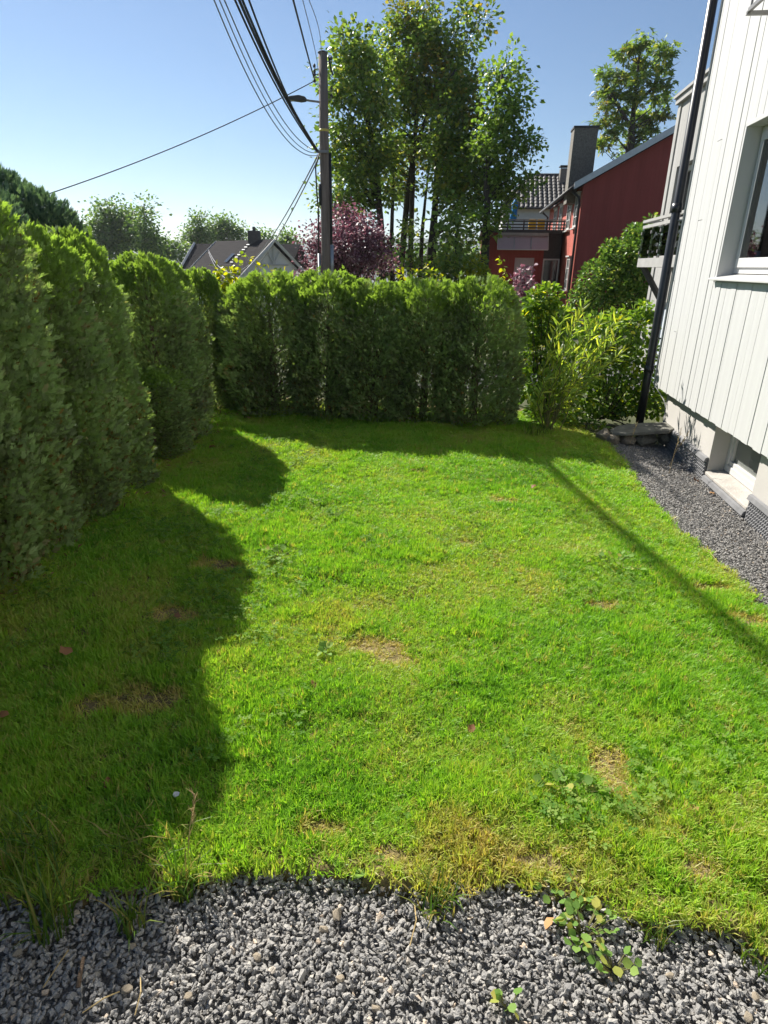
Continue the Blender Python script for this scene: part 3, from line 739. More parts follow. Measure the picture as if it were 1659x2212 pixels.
tree_at('young_tree', 'small bushy tree filling the gap under the tall trees', 'tree', 23.0,
        [[(985, 590), (985, 520), (990, 470)]],
        [(985, 480, 32), (960, 520, 32), (1010, 520, 32), (980, 560, 34), (955, 470, 22), (1020, 565, 22)],
        'maple', .18, per=34, nleaf=34, crad=.30, rad=(.07, .02), group=TG)
tree_at('young_tree', 'thin leafy sapling between the maple trunks', 'tree', 24.5,
        [[(890, 600), (892, 540), (890, 480)]],
        [(890, 480, 20), (885, 520, 22), (898, 560, 22), (850, 540, 18), (838, 560, 20)],
        'maple', .18, per=30, nleaf=30, crad=.28, rad=(.05, .015), group=TG)
tree_at('plum_tree', 'round purple-leaved tree behind the utility pole', 'tree', 20.0,
        [[(742, 600), (742, 560), (745, 500)], [(742, 590), (700, 560), (690, 530)], [(742, 590), (790, 560), (800, 530)]],
        [(745, 480, 34), (715, 505, 36), (780, 505, 36), (690, 540, 36), (745, 540, 50), (800, 540, 40), (668, 575, 26), (720, 580, 44), (780, 580, 44), (825, 572, 24), (748, 455, 16)],
        'purple', .095, per=80, nleaf=56, crad=.24, rad=(.09, .02))
tree_at('maple_tree', 'lone tall tree rising behind the red house roof', 'tree', 48.0,
        [[(1362, 345), (1366, 280), (1370, 210), (1382, 120)], [(1366, 280), (1330, 220), (1315, 190)], [(1370, 230), (1410, 190), (1425, 150)]],
        [(1390, 92, 15), (1418, 108, 14), (1440, 118, 9), (1372, 106, 13), (1345, 126, 13), (1388, 134, 18), (1424, 144, 11), (1310, 168, 12), (1346, 166, 17), (1388, 174, 16), (1432, 178, 9), (1300, 196, 12), (1330, 204, 16), (1372, 212, 18), (1416, 206, 15), (1440, 214, 9), (1312, 236, 13), (1346, 250, 17), (1392, 250, 19), (1428, 244, 12), (1300, 276, 13), (1334, 288, 17), (1378, 292, 17), (1412, 286, 13), (1300, 310, 12), (1350, 318, 14)],
        ('maple', 'maple_gold', .15), .34, zb=0, rad=(.28, .06), per=26, nleaf=34, crad=.38, flat=.4, temps=LOBED, limb=.06)

def conifer(label, Y, blobs, n_per=900, zb=-.6, size=(.10, .20)):
    e = empty('conifer_tree', at(blobs[0][0], blobs[0][1], Y) * np.array([1, 1, 0]) + np.array([0, 0, zb])); tag(e, label, 'tree', 'dark conifers beyond the left hedge')
    P, D, NR, S = [], [], [], []
    tb = MB(); 
    for px, py, r in blobs:
        c = at(px, py, Y + rng.uniform(-.5, .5)); R = r * mpp(px, py, Y)
        m = int(n_per * R * R) + 60
        d = unit(m); u = np.where(rng.random(m) < .75, rng.uniform(.85, 1.05, m), rng.uniform(.4, .9, m))
        P.append(c + d * (R * u)[:, None]); D.append(d * .8 + np.array([0, 0, .8]) + .4 * unit(m)); NR.append(unit(m) + .3 * d); S.append(rng.uniform(*size, m))
    c0 = at(blobs[0][0], blobs[0][1], Y)
    tb.tube([(c0[0], c0[1], zb), (c0[0], c0[1], c0[2] * .8 + zb * .2), tuple(c0 + np.array([0, 0, .2]))], [.16, .11, .02], 8)
    tb.build('trunk', M['bark'], e, True)
    link('crown', cloud('crown', np.concatenate(P), np.concatenate(D), np.concatenate(NR), np.concatenate(S), SPRAY), M['conifer'], e)
    return e
conifer('big dark conifer sloping down behind the left hedge', 11.5,
        [(60, 470, 56), (20, 450, 58), (100, 485, 52), (130, 510, 48), (160, 525, 36), (80, 540, 66), (40, 520, 66), (-20, 500, 76), (175, 548, 24), (0, 405, 30)], 3000)
conifer('rounded conifer at the left picture edge in front of the bigger one', 9.5,
        [(-25, 470, 60), (0, 500, 52), (-40, 540, 70), (15, 540, 45)], 3200)
FG = 'far trees down the slope'
def far(label, Y, bl, tr=None, **k):
    px, py, r = bl[0]
    tree_at('far_tree', label, 'tree', Y, [tr or [(px, py + r + 60), (px, py + r), (px, py)]], bl, 'far_leaf', k.pop('leaf', .36), zb=-8, rad=(.25, .06), per=k.pop('per', 10), nleaf=64, crad=k.pop('crad', .9), group=FG, limb=.08, **k)
far('leafy far tree just right of the dark conifer', 72, [(235, 455, 20), (222, 490, 26), (250, 490, 24), (240, 525, 30), (212, 520, 18)])
far('rounded far tree in the middle of the left group', 74, [(280, 475, 20), (285, 505, 24), (268, 520, 22)])
far('pointed slim far tree, tallest of the left group', 70, [(311, 445, 10), (312, 470, 14), (315, 495, 18), (320, 522, 24), (335, 530, 16)], [(315, 600), (313, 520), (311, 440)])
far('low far bush between the two far tree groups', 80, [(360, 540, 18), (385, 545, 18), (340, 548, 18)])
far('birch-like far tree left of the grey roof chimney', 85, [(428, 478, 14), (422, 500, 18), (408, 515, 14), (440, 510, 18)])
far('broad far tree behind the grey roof ridge', 88, [(480, 485, 20), (465, 505, 20), (500, 498, 18), (522, 512, 14)])
far('small far tree right behind the grey roof chimney', 75, [(568, 508, 12), (580, 515, 11), (560, 520, 10)])
far('small round far tree right of the white gable peak', 75, [(622, 505, 10), (618, 520, 14), (632, 520, 12)])
far('low far trees seen under the maple crowns', 60, [(850, 560, 24), (900, 565, 24), (950, 560, 24), (800, 565, 20), (1010, 555, 24)], leaf=.35)

def shrub(name, label, cat, base, blobs, mat, leaf, n, stems=8, temps=OVATE, stem_mat='bark', group=None, hang=.3, rs=.012):
    """leafy shrub with stems; blobs in metres"""
    e = empty(name, base); tag(e, label, cat, group)
    base = np.asarray(base, float)
    vol = np.array([r ** 2 for _, r in blobs]); vol = vol / vol.sum()
    P, D = [], []
    sb = MB()
    for (c, r), f in zip(blobs, vol):
        c = np.asarray(c, float); m = max(6, int(n * f))
        d = unit(m); u = np.where(rng.random(m) < .65, rng.uniform(.75, 1.1, m), rng.uniform(.1, .8, m))
        P.append(c + d * (r * u)[:, None]); D.append(d + .7 * unit(m) + np.array([0, 0, .1 - hang]))
        for _ in range(max(1, int(stems * f * 2))):
            tip = c + unit(1)[0] * r * .8; mid = base + (tip - base) * .5 + .06 * rng.standard_normal(3)
            b0 = base + np.array([.06 * rng.normal(), .06 * rng.normal(), -.02]); sb.tube([b0, mid, tip], [rs, rs * .6, rs * .2], 5, cap=False)
    P, D = np.concatenate(P), np.concatenate(D); n = len(P)
    k = P[:, 2] > base[2] + .01; P, D = P[k], D[k]; n = len(P)
    NR = np.array([0, 0, 1.]) + .8 * unit(n)
    sb.build('stems', M[stem_mat], e, True)
    link('leaves', cloud('leaves', P, D, NR, leaf * rng.uniform(.55, 1.25, n), temps), M[mat], e)
    return e
def mb(lst, Y, jit=.12): return [(at(px, py, Y + rng.uniform(-jit, jit)), r * mpp(px, py, Y)) for px, py, r in lst]
shrub('beech_shrub', 'yellow-green leafy shrub in the gap at the garden corner', 'shrub', (-2.75, 7.35, 0),
      mb([(480, 640, 26), (462, 680, 24), (500, 670, 26), (485, 720, 30), (465, 640, 20), (470, 740, 26), (500, 760, 26), (480, 610, 14), (500, 590, 10), (470, 580, 8), (512, 620, 16)], 7.3), 'lime', .065, 1900, 10)
shrub('beech_shrub', 'upright leafy shrub right beside the back hedge end', 'shrub', (.95, 7.25, 0),
      mb([(1165, 660, 34), (1185, 640, 26), (1150, 700, 38), (1190, 700, 36), (1150, 760, 40), (1195, 770, 40), (1150, 830, 40), (1200, 850, 40), (1165, 900, 34), (1225, 690, 22)], 7.25), 'beech', .065, 3400, 12)
shrub('beech_shrub', 'wide dark green shrub between the willow and the downpipe', 'shrub', (1.75, 7.45, 0),
      mb([(1280, 720, 38), (1330, 710, 40), (1380, 700, 34), (1270, 790, 46), (1330, 790, 50), (1385, 780, 40), (1270, 860, 44), (1330, 870, 46), (1380, 860, 36), (1300, 920, 34), (1240, 900, 36), (1360, 915, 30), (1395, 670, 18), (1405, 850, 30), (1410, 890, 26), (1425, 870, 22)], 7.35), 'beech', .062, 5200, 14)
shrub('creeping_shrub', 'low leafy plant at the foot of the shrubs by the slab', 'shrub', (1.30, 6.75, 0),
      mb([(1240, 915, 18), (1270, 920, 16), (1215, 930, 12), (1295, 925, 12)], 6.75, .06), 'beech', .05, 330, 5, rs=.005)
shrub('round_bush', 'big round glossy bush in front of the red gable wall', 'bush', (3.1, 15.2, -.2),
      mb([(1345, 572, 54), (1292, 610, 44), (1385, 545, 50), (1412, 500, 30), (1258, 645, 28), (1330, 640, 54), (1400, 630, 50), (1370, 505, 20), (1320, 540, 20)], 15., .25), 'laurel', .085, 9000, 12, rs=.02)
shrub('purple_shrub', 'thin purple-leaved shrub in front of the red terrace wall', 'shrub', (1.15, 11.2, -.6),
      mb([(1130, 590, 14), (1120, 625, 16), (1145, 610, 12), (1135, 645, 16), (1112, 600, 8), (1150, 575, 7), (1110, 650, 10)], 11.2, .1), 'purple', .075, 330, 9, rs=.007)
shrub('bright_bush', 'bright yellow-green bush left of the red terrace building', 'bush', (.2, 21.5, -.6),
      mb([(1030, 572, 20), (1015, 590, 20), (1040, 595, 18), (1005, 610, 18)], 21.5, .3), 'lime', .12, 900, 6, rs=.02)
shrub('dark_bush', 'dark bush in the shade at the foot of the tree trunks', 'bush', (-1.0, 22.5, -1),
      mb([(950, 590, 24), (975, 598, 22), (925, 600, 18)], 22.5, .3), 'maple', .12, 900, 6, rs=.02)
shrub('hedge_sprout', 'thin stem with yellow leaves rising from the back hedge top', 'plant', (.30, 7.0, 1.0),
      mb([(1085, 575, 5), (1090, 590, 7), (1083, 560, 4), (1092, 605, 8)], 7.0, .03), 'lime', .05, 26, 3, rs=.004)
shrub('hedge_sprout', 'yellow leafed sprout rising behind the middle of the back hedge', 'plant', (-.42, 7.2, 1.0),
      mb([(925, 575, 6), (930, 590, 10), (900, 592, 10), (870, 596, 12), (945, 600, 10)], 7.2, .03), 'lime', .05, 90, 4, rs=.004)
shrub('hedge_sprout', 'leaf sprig with yellow leaves before the distant white gable', 'plant', (-2.2, 7.3, 1.0),
      mb([(585, 585, 8), (610, 590, 7), (640, 600, 8), (560, 575, 7), (540, 560, 5), (525, 550, 4), (512, 575, 10)], 7.3, .03), 'lime', .06, 60, 5, rs=.004)

# willow with long narrow leaves
wl = empty('willow_plant', (.92, 6.55, 0)); tag(wl, 'willow plant with long narrow leaves leaning right by the hedge', 'plant')
sb = MB(); P, D, = [], []
tips = [(1205, 700), (1222, 668), (1240, 690), (1262, 655), (1275, 700), (1300, 690), (1318, 705), (1340, 690), (1300, 740), (1330, 735), (1270, 760), (1240, 750), (1210, 760), (1345, 760), (1310, 780), (1180, 820), (1165, 850), (1285, 820), (1260, 840), (1220, 830), (1195, 800), (1150, 880), (1240, 880)]
for px, py in tips:
    tip = at(px, py, 6.45 + rng.uniform(-.15, .2)); b0 = np.array([.90 + .04 * rng.normal(), 6.55 + .04 * rng.normal(), 0])
    mid = b0 + (tip - b0) * .5 + np.array([-.05, 0, .05]) + .02 * rng.standard_normal(3)
    sb.tube([b0, mid, tip], [.007, .005, .002], 5, cap=False)
    L = np.linalg.norm(tip - b0); k = int(30 * L) + 6
    for f in np.linspace(.28, 1, k):
        p = (1 - f) ** 2 * b0 + 2 * f * (1 - f) * mid + f * f * tip if False else (b0 + (mid - b0) * (f * 2) if f < .5 else mid + (tip - mid) * (f * 2 - 1))
        ax = (tip - mid) / np.linalg.norm(tip - mid)
        P.append(p); D.append(ax * .8 + .75 * unit(1)[0] + np.array([0, 0, .1]))
sb.build('stems', M['stem'], wl, True)
P, D = np.array(P), np.array(D)
link('leaves', cloud('leaves', P, D, unit(len(P)) + np.array([0, 0, .6]), .115 * rng.uniform(.6, 1.25, len(P)), LANCE), M['willow'], wl)

# ------------------------------------------------------------------ white house
XW, XF = 2.0, 2.09            # cladding face, foundation face
YC, ZB, ZT = 6.85, .475, 6.2  # far corner, lower and upper end of the boards
house = empty('white_house', (XW, YC, 0)); tag(house, 'white wooden house with vertical boards and grey foundation on the right', 'house')
WY0, WY1, WZ0, WZ1 = 3.95, 5.69, 1.55, 2.63       # upper window opening
BY0, BY1, BZ0 = 4.42, 5.27, .035                   # cellar window opening
wb = MB()
xi, xo = XW + .008, XW + .27
wb.box(xi, -3, ZB + .01, xo, WY0, ZT); wb.box(xi, WY1, ZB + .01, xo, YC - .03, ZT)
wb.box(xi, WY0, ZB + .01, xo, WY1, WZ0); wb.box(xi, WY0, WZ1, xo, WY1, ZT)
wb.box(xo, YC - .28, ZB + .01, 9.0, YC - .03, ZT); wb.box(8.7, -3, ZB + .01, 9, YC - .28, ZT); wb.box(xo, -3, ZB + .01, 8.7, -2.75, ZT)
wb.build('wall', M['white'], house)
y_ = YC; j = 0; nb = 0
q = np.random.default_rng(55)
bmat = M['white']
UNIT.materials.clear()
brd = MB().box(-.5, -.5, -.5, .5, .5, .5).mesh('board'); brd.materials.append(bmat)
while y_ > 1.2:
    wdt = q.choice([.115, .10, .12, .095, .11, .125, .024]) if j else .10
    y0 = y_ - wdt + .0019; y1 = y_ - .0005; th_ = .022 + q.uniform(-.003, .004)
    if wdt < .03: th_ = .019
    spans = [(ZB + q.uniform(-.004, .004), ZT)]
    if y0 < WY1 and y1 > WY0: spans = [(ZB + q.uniform(-.004, .004), WZ0 - .03), (WZ1 + .001, ZT)]
    elif q.random() < .5:
        zj = q.uniform(1.0, 3.2); spans = [(spans[0][0], zj - .003), (zj + .003, ZT)]
    for z0, z1 in spans:
        piece('board', brd, None, house, (XW + .022 - th_ / 2 + .0008 * q.normal(), (y0 + y1) / 2, (z0 + z1) / 2), (th_, y1 - y0, z1 - z0), (q.normal(0, .0006), 0, 0))
    y_ -= wdt; j += 1
# foundation with the cellar window opening
fb = MB(); fo = XF + .36
fb.box(XF, -3, -.6, fo, BY0, ZB + .012); fb.box(XF, BY1, -.6, fo, 6.63, ZB + .012)
fb.box(XF, BY0, -.6, fo, BY1, BZ0 - .012); fb.box(fo, 6.3, -.6, 8.9, 6.63, ZB + .012)
fb.build('foundation', M['concrete'], house)
box('soffit', M['white'], house, XW + .004, -3, ZB + .013, XF + .01, 6.83, ZB + .03)
# upper window
wn = sub_empty('window', (XW, (WY0 + WY1) / 2, WZ0), house)
JX = XW + .145
lin = MB(); lin.box(XW - .004, WY1 - .018, WZ0, JX, WY1 + .012, WZ1 + .01); lin.box(XW - .004, WY0 - .012, WZ0, JX, WY0 + .018, WZ1 + .01); lin.box(XW - .004, WY0 + .018, WZ1 - .018, JX, WY1 - .018, WZ1 + .012)
lin.build('jamb', M['white'], wn, bevel=.002)
fr = MB(); a0, a1, c0, c1 = WY0 + .018, WY1 - .018, WZ0 + .035, WZ1 - .018
def frame_ring(mbx, x0, x1, a0, a1, c0, c1, w_, wb_=None):
    wb_ = wb_ or w_
    mbx.box(x0, a0, c0, x1, a1, c0 + wb_); mbx.box(x0, a0, c1 - w_, x1, a1, c1)
    mbx.box(x0, a0, c0 + wb_, x1, a0 + w_, c1 - w_); mbx.box(x0, a1 - w_, c0 + wb_, x1, a1, c1 - w_)
frame_ring(fr, JX - .03, JX + .06, a0, a1, c0, c1, .05)
fr.build('frame', M['white_trim'], wn, bevel=.004)
sh = MB(); frame_ring(sh, JX - .045, JX + .03, a0 + .045, a1 - .045, c0 + .045, c1 - .045, .06, .07); sh.build('sash', M['white_trim'], wn, bevel=.004)
gk = MB(); frame_ring(gk, JX - .012, JX - .002, a0 + .1049, a1 - .1049, c0 + .1149, c1 - .1049, .008); gk.build('gasket', M['dark_grey'], wn)
pn = MB().box(-.0025, -(a1 - a0) / 2 + .10, -(c1 - c0) / 2 + .105, .0025, (a1 - a0) / 2 - .10, (c1 - c0) / 2 - .10).build('pane', M['glass'], wn); pn.location = (JX - .006, (a0 + a1) / 2, (c0 + c1) / 2); pn.rotation_euler = (0, 0, math.radians(2.6))
sl = MB().prism([(XW - .05, WZ0 - .018), (XW - .05, WZ0 - .002), (JX, WZ0 + .034), (JX, WZ0 - .018)], 'y', WY0 - .03, WY1 + .03); sl.build('sill', M['white_trim'], wn, bevel=.003)
rm = MB(); X0, X1 = JX + .065, JX + 2.2
rm.quad((X1, WY0 - 1, 0.6), (X1, WY1 + .9, 0.6), (X1, WY1 + .9, 3.1), (X1, WY0 - 1, 3.1)); rm.quad((X0, WY1 + .9, 0.6), (X1, WY1 + .9, 0.6), (X1, WY1 + .9, 3.1), (X0, WY1 + .9, 3.1))
rm.quad((X0, WY0 - 1, .6), (X1, WY0 - 1, .6), (X1, WY1 + .9, .6), (X0, WY1 + .9, .6)); rm.quad((X0, WY0 - 1, 3.1), (X1, WY0 - 1, 3.1), (X1, WY1 + .9, 3.1), (X0, WY1 + .9, 3.1))
rm.quad((X0, WY0 - 1, .6), (X1, WY0 - 1, .6), (X1, WY0 - 1, 3.1), (X0, WY0 - 1, 3.1))
rm.build('room', M['room'], house)
cu = MB(); cy = np.linspace(WY1 - .02, WY1 - .55, 41)
for i in range(40):
    xa, xb = JX + .10 + .02 * math.sin(i * 1.15), JX + .10 + .02 * math.sin((i + 1) * 1.15)
    cu.quad((xa, cy[i], 1.3), (xb, cy[i + 1], 1.3), (xb, cy[i + 1], 2.9), (xa, cy[i], 2.9))
cu.build('curtain', M['curtain'], house, True)
# cellar window
cw = sub_empty('cellar_window', (XF, (BY0 + BY1) / 2, BZ0), house)
CXW = XF + .13
MB().prism([(XF - .012, BZ0 - .03), (XF - .012, BZ0 - .004), (CXW + .12, BZ0 + .035), (CXW + .12, BZ0 - .03)], 'y', BY0 + .002, BY1 - .002).build('sill', M['cream'], cw, bevel=.006)
c = MB(); frame_ring(c, CXW, CXW + .08, BY0 + .003, BY1 - .003, BZ0 + .022, ZB + .01, .05, .055); c.build('frame', M['white_trim'], cw, bevel=.004)
c = MB(); frame_ring(c, CXW + .01, CXW + .06, BY0 + .05, BY1 - .05, BZ0 + .075, ZB - .03, .035, .04); c.build('sash', M['white_trim'], cw, bevel=.004)
box('pane', M['glass_sheen'], cw, CXW + .030, BY0 + .08, BZ0 + .11, CXW + .034, BY1 - .08, ZB - .06)
c = MB(); c.quad((CXW + .6, BY0 - .4, -.5), (CXW + .6, BY1 + .4, -.5), (CXW + .6, BY1 + .4, .5), (CXW + .6, BY0 - .4, .5)); c.quad((CXW + .17, BY1 + .3, -.5), (CXW + .6, BY1 + .3, -.5), (CXW + .6, BY1 + .3, .5), (CXW + .17, BY1 + .3, .5))
c.quad((CXW + .17, BY0 - .4, .03), (CXW + .6, BY0 - .4, .03), (CXW + .6, BY1 + .4, .03), (CXW + .17, BY1 + .4, .03)); c.build('cellar_room', M['curtain'], house)
# dimpled foundation membrane
def membrane(y0, y1, zt, zb):
    e = sub_empty('drainage_membrane', (XF - .01, (y0 + y1) / 2, zb), house)
    box('sheet', M['membrane'], e, XF - .012, y0, zb, XF - .004, y1, zt)
    MB().prism([(XF - .004, zt + .02), (XF - .024, zt + .012), (XF - .034, zt - .02), (XF - .012, zt - .022), (XF - .004, zt - .02)], 'y', y0 + .002, y1 - .002).build('top_strip', M['membrane_strip'], e)
    d = MB(); p = .030
    r_ = int((zt - .03 - zb) / p)
    for i in range(int((y1 - y0) / p)):
        for k in range(r_):
            yy_, zz = y0 + .018 + i * p, zt - .045 - k * p
            a, b = .011, .0065
            d.add([(XF - .0121, yy_ - a, zz - a), (XF - .0121, yy_ + a, zz - a), (XF - .0121, yy_ + a, zz + a), (XF - .0121, yy_ - a, zz + a), (XF - .024, yy_ - b, zz - b), (XF - .024, yy_ + b, zz - b), (XF - .024, yy_ + b, zz + b), (XF - .024, yy_ - b, zz + b)],
                  [(4, 5, 6, 7), (0, 1, 5, 4), (1, 2, 6, 5), (2, 3, 7, 6), (3, 0, 4, 7)])
    o = d.build('dimples', M['membrane_strip'], e); tag(o, kind='stuff')
membrane(BY1 + .01, 6.36, .13, -.10)
membrane(BY0 + .003, BY1 - .004, -.018, -.16)
membrane(1.0, BY0 - .01, .12, -.16)
# downpipe at the far corner
dp = empty('downpipe', (1.90, 6.90, 0)); tag(dp, 'black downpipe on the far corner of the white house', 'downpipe')
MB().tube([(1.940, 6.896, 6.1), (1.940, 6.896, .62), (1.938, 6.892, .55), (1.935, 6.885, .06)], .041, 14).build('pipe', M['black_pipe'], dp, True)
MB().tube([(1.940, 6.896, 2.12), (1.940, 6.896, 2.20)], .049, 14).build('collar', M['black_pipe'], dp, True)
MB().tube([(1.940, 6.894, .60), (1.940, 6.894, .67)], .049, 14).build('collar', M['black_pipe'], dp, True)
for z_ in (.95, 2.05, 4.2):
    MB().tube([(1.94, 6.88, z_), (2.005, 6.83, z_)], .008, 6).build('bracket', M['steel'], dp)
cbl = MB().tube([(1.988, 6.80, 6), (1.988, 6.80, 2.2), (1.984, 6.805, 1.6), (1.988, 6.80, .50), (2.06, 6.60, .36), (2.078, 6.56, .30)], .006, 6).build('wall_cable', M['white_trim']); tag(cbl, 'thin white cable stapled down the white house corner', 'cable')
# steel grille of the balcony above
gr_ = empty('balcony_grille', (XW - .12, 5.3, 3.2)); tag(gr_, 'grey steel balcony grille on the white wall at the top right', 'railing')
gx_ = XW - .16
box('rail', M['steel'], gr_, gx_ - .012, 4.0, 3.30, gx_ + .012, 5.62, 3.325); box('rail', M['steel'], gr_, gx_ - .012, 4.0, 4.22, gx_ + .012, 5.62, 4.245)
for i in range(15):
    yb = 5.60 - i * .11
    MB().tube([(gx_, yb, 3.325), (gx_, yb, 4.22)], .008, 6).build('bar', M['steel'], gr_)
box('bracket', M['steel'], gr_, gx_ - .012, 5.621, 3.285, XW, 5.645, 3.31); box('bracket', M['steel'], gr_, gx_ - .012, 3.974, 3.285, XW, 3.999, 3.31)
# roof of the white house (above the picture)
rf = MB().prism([(XW - .45, ZT - .05), (XW - .45, ZT + .08), (5.5, ZT + 2.3), (9.45, ZT + .08), (9.45, ZT - .05), (5.5, ZT + 2.1)], 'y', -3.4, YC + .35); rf.build('roof', M['roof_dark'], house)

# stone slab and edging stones where the gravel strip ends
slab = empty('stone_slab', (1.77, 6.33, 0)); 
pl = [(1.50, 6.20), (1.62, 6.14), (2.02, 6.17), (2.09, 6.24), (2.085, 6.50), (1.86, 6.52), (1.62, 6.47), (1.49, 6.30)]
s_ = MB(); nn = len(pl)
bot = [(x, y, .078 + .05 * (x - 1.5) / .6) for x, y in pl]; top = [(x + .006, y + .006, .104 + .06 * (x - 1.5) / .6) for x, y in pl]
s_.add(bot + top, [tuple(range(nn))[::-1], tuple(range(nn, 2 * nn))] + [(i, (i + 1) % nn, nn + (i + 1) % nn, nn + i) for i in range(nn)])
bpy.data.objects.remove(slab)
slab = s_.build('stone_slab', M['slate'], None, bevel=.006); tag(slab, 'flat grey slate slab lying on stones by the foundation', 'stone slab')
def boulder(c, sz, label, mat='stone', seed=0, name='stone', group=None):
    r = np.random.default_rng(seed)
    bm = bmesh.new()
    for _ in range(22):
        v = r.standard_normal(3); v /= np.linalg.norm(v); bm.verts.new(tuple(v * r.uniform(.42, .55)))
    bmesh.ops.convex_hull(bm, input=bm.verts); bmesh.ops.delete(bm, geom=[v for v in bm.verts if not v.link_faces], context='VERTS')
    me = bpy.data.meshes.new(name); bm.to_mesh(me); bm.free()
    o = link(name, me, M[mat]); o.location = c; o.scale = sz; o.rotation_euler = (0, 0, r.uniform(0, 6.28)); tag(o, label, 'stone', group)
    md = o.modifiers.new('bevel', 'BEVEL'); md.width = .05; md.segments = 2
    return o
EG = 'edging stones under the slate slab'
boulder((1.44, 6.26, .04), (.17, .16, .17), 'tan rough edging stone at the lawn side of the slate slab', seed=1, group=EG)
boulder((1.52, 6.19, .025), (.15, .13, .14), 'split edging stone under the left tip of the slate slab', seed=2, group=EG)
boulder((1.66, 6.23, .03), (.19, .14, .13), 'flat-faced edging stone under the middle of the slate slab', seed=3, group=EG)
boulder((1.85, 6.26, .035), (.26, .16, .16), 'wide dark edging stone under the slab near the house wall', 'slate', 4, group=EG)
boulder((2.03, 6.30, .05), (.14, .16, .17), 'edging stone squeezed between slate slab and foundation', 'slate', 5, group=EG)

# ------------------------------------------------------------------ grey house with balcony
GXW, GY1 = 3.0, 11.4
gh = empty('grey_house', (GXW, GY1, 0)); tag(gh, 'dark grey wooden house seen between white house and red house', 'house')
GWY0, GWY1 = 9.6, 11.02
g_ = MB(); g_.box(GXW, 7.6, -.3, GXW + .25, GWY0, 3.93); g_.box(GXW, GWY1, -.3, GXW + .25, GY1, 3.93)
g_.box(GXW, GWY0, 3.05, GXW + .25, GWY1, 3.93); g_.box(GXW, GWY0, -.3, GXW + .25, GWY1, 1.85); g_.box(GXW + .25, GY1 - .25, -.3, 8.5, GY1, 3.93); g_.box(GXW + .25, 7.6, -.3, 8.5, 7.85, 3.93)
g_.build('wall', M['grey_boards'], gh)
box('corner_board', M['grey_flat'], gh, GXW - .02, GY1 - .12, -.3, GXW - .001, GY1 + .02, 3.93)
MB().box(GXW - .06, 7.5, 3.932, 8.6, GY1 + .06, 4.01).box(GXW - .09, 7.5, 4.012, 8.6, GY1 + .09, 4.05).build('roof', M['grey_flat'], gh)
wn2 = MB(); frame_ring(wn2, GXW + .10, GXW + .16, GWY0 + .01, GWY1 - .01, 1.86, 3.04, .07); wn2.box(GXW + .101, 10.4, 1.93, GXW + .159, 10.47, 2.97); wn2.build('balcony_door_frame', M['white_trim'], gh)
box('pane', M['glass'], gh, GXW + .13, GWY0 + .06, 1.92, GXW + .135, GWY1 - .06, 2.98)
box('dark_interior', M['room'], gh, GXW + .9, GWY0 - .5, .5, GXW + .95, GWY1 + .3, 3.5)
# lower white door
ld = MB(); ld.box(GXW - .03, 9.9, -.25, GXW - .002, 10.75, 1.15); ld.build('door', M['white_trim'], gh)
MB().box(GXW - .04, 9.98, -.1, GXW - .031, 10.32, 1.05).build('door_panel', M['fascia'], gh)
# balcony
bal = sub_empty('balcony', (2.52, 9.6, 1.7), gh)
BX, BYF, BYN = 2.50, 10.42, 7.9
MB().box(BX, BYN, 1.64, GXW - .021, BYF, 1.76).build('floor_slab', M['grey_flat'], bal)
MB().box(BX - .01, BYN, 2.24, BX + .05, BYF, 2.275).box(BX, BYN, 2.165, BX + .035, BYF, 2.205).box(BX + .05, BYF - .05, 2.24, GXW - .021, BYF, 2.275).build('handrail', M['grey_flat'], bal)
for yb in (BYF - .02, 9.88, 9.42, 8.96, 8.5, 8.04):
    MB().box(BX + .005, yb - .012, 1.76, BX + .028, yb + .012, 2.165).build('post', M['steel'], bal)
    for zb_ in (1.84, 2.10):
        MB().box(BX - .012, yb - .022, zb_ - .02, BX + .004, yb + .022, zb_ + .02).build('clamp', M['steel'], bal)
yps = [BYF - .02, 9.88, 9.42, 8.96, 8.5, 8.04]
for a, b in zip(yps[:-1], yps[1:]):
    MB().box(BX - .006, b + .015, 1.78, BX + .002, a - .015, 2.15).build('glass_panel', M['glass_green'], bal)
MB().tube([(BX + .06, BYF - .10, 1.66), (GXW - .03, GY1 - 1.02, 1.10)], .045, 4).build('brace', M['dark_grey'], bal)
MB().box(GXW - .10, 10.3, -.3, GXW - .025, 10.375, 1.64).build('brace_post', M['grey_flat'], bal)

# ------------------------------------------------------------------ red house
XR, YR = 3.8, 25.0
rh = empty('red_house', (XR, YR, 0)); tag(rh, 'dark red wooden house with pale roof edge behind the gardens', 'house')
ze = 4.35; slope = (6.29 - 4.55) / (6.54 - 3.42); xr2 = 13.8; zr = ze + slope * (8.8 - XR)
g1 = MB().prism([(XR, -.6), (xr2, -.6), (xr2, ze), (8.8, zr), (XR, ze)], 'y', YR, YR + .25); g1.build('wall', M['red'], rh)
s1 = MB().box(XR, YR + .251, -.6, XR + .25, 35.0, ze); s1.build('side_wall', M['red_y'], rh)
MB().box(XR + .25, 34.75, -.6, xr2, 35, ze).box(xr2 - .25, YR + .251, -.6, xr2, 34.75, ze).build('wall', M['red'], rh)
def rz_(x): return ze + .10 + slope * (x - XR)
ov = .38
MB().prism([(XR - ov, rz_(XR - ov) - .02), (XR - ov, rz_(XR - ov) + .10), (8.8, rz_(8.8) + .10), (xr2 + ov, rz_(XR - ov) + .10), (xr2 + ov, rz_(XR - ov) - .02), (8.8, rz_(8.8) - .02)], 'y', YR - .26, 35.3).build('roof', M['roof_dark'], rh)
MB().prism([(XR - ov, rz_(XR - ov) - .07), (XR - ov, rz_(XR - ov) + .15), (8.8, rz_(8.8) + .15), (8.8, rz_(8.8) - .07)], 'y', YR - .30, YR - .262).build('bargeboard', M['fascia'], rh)
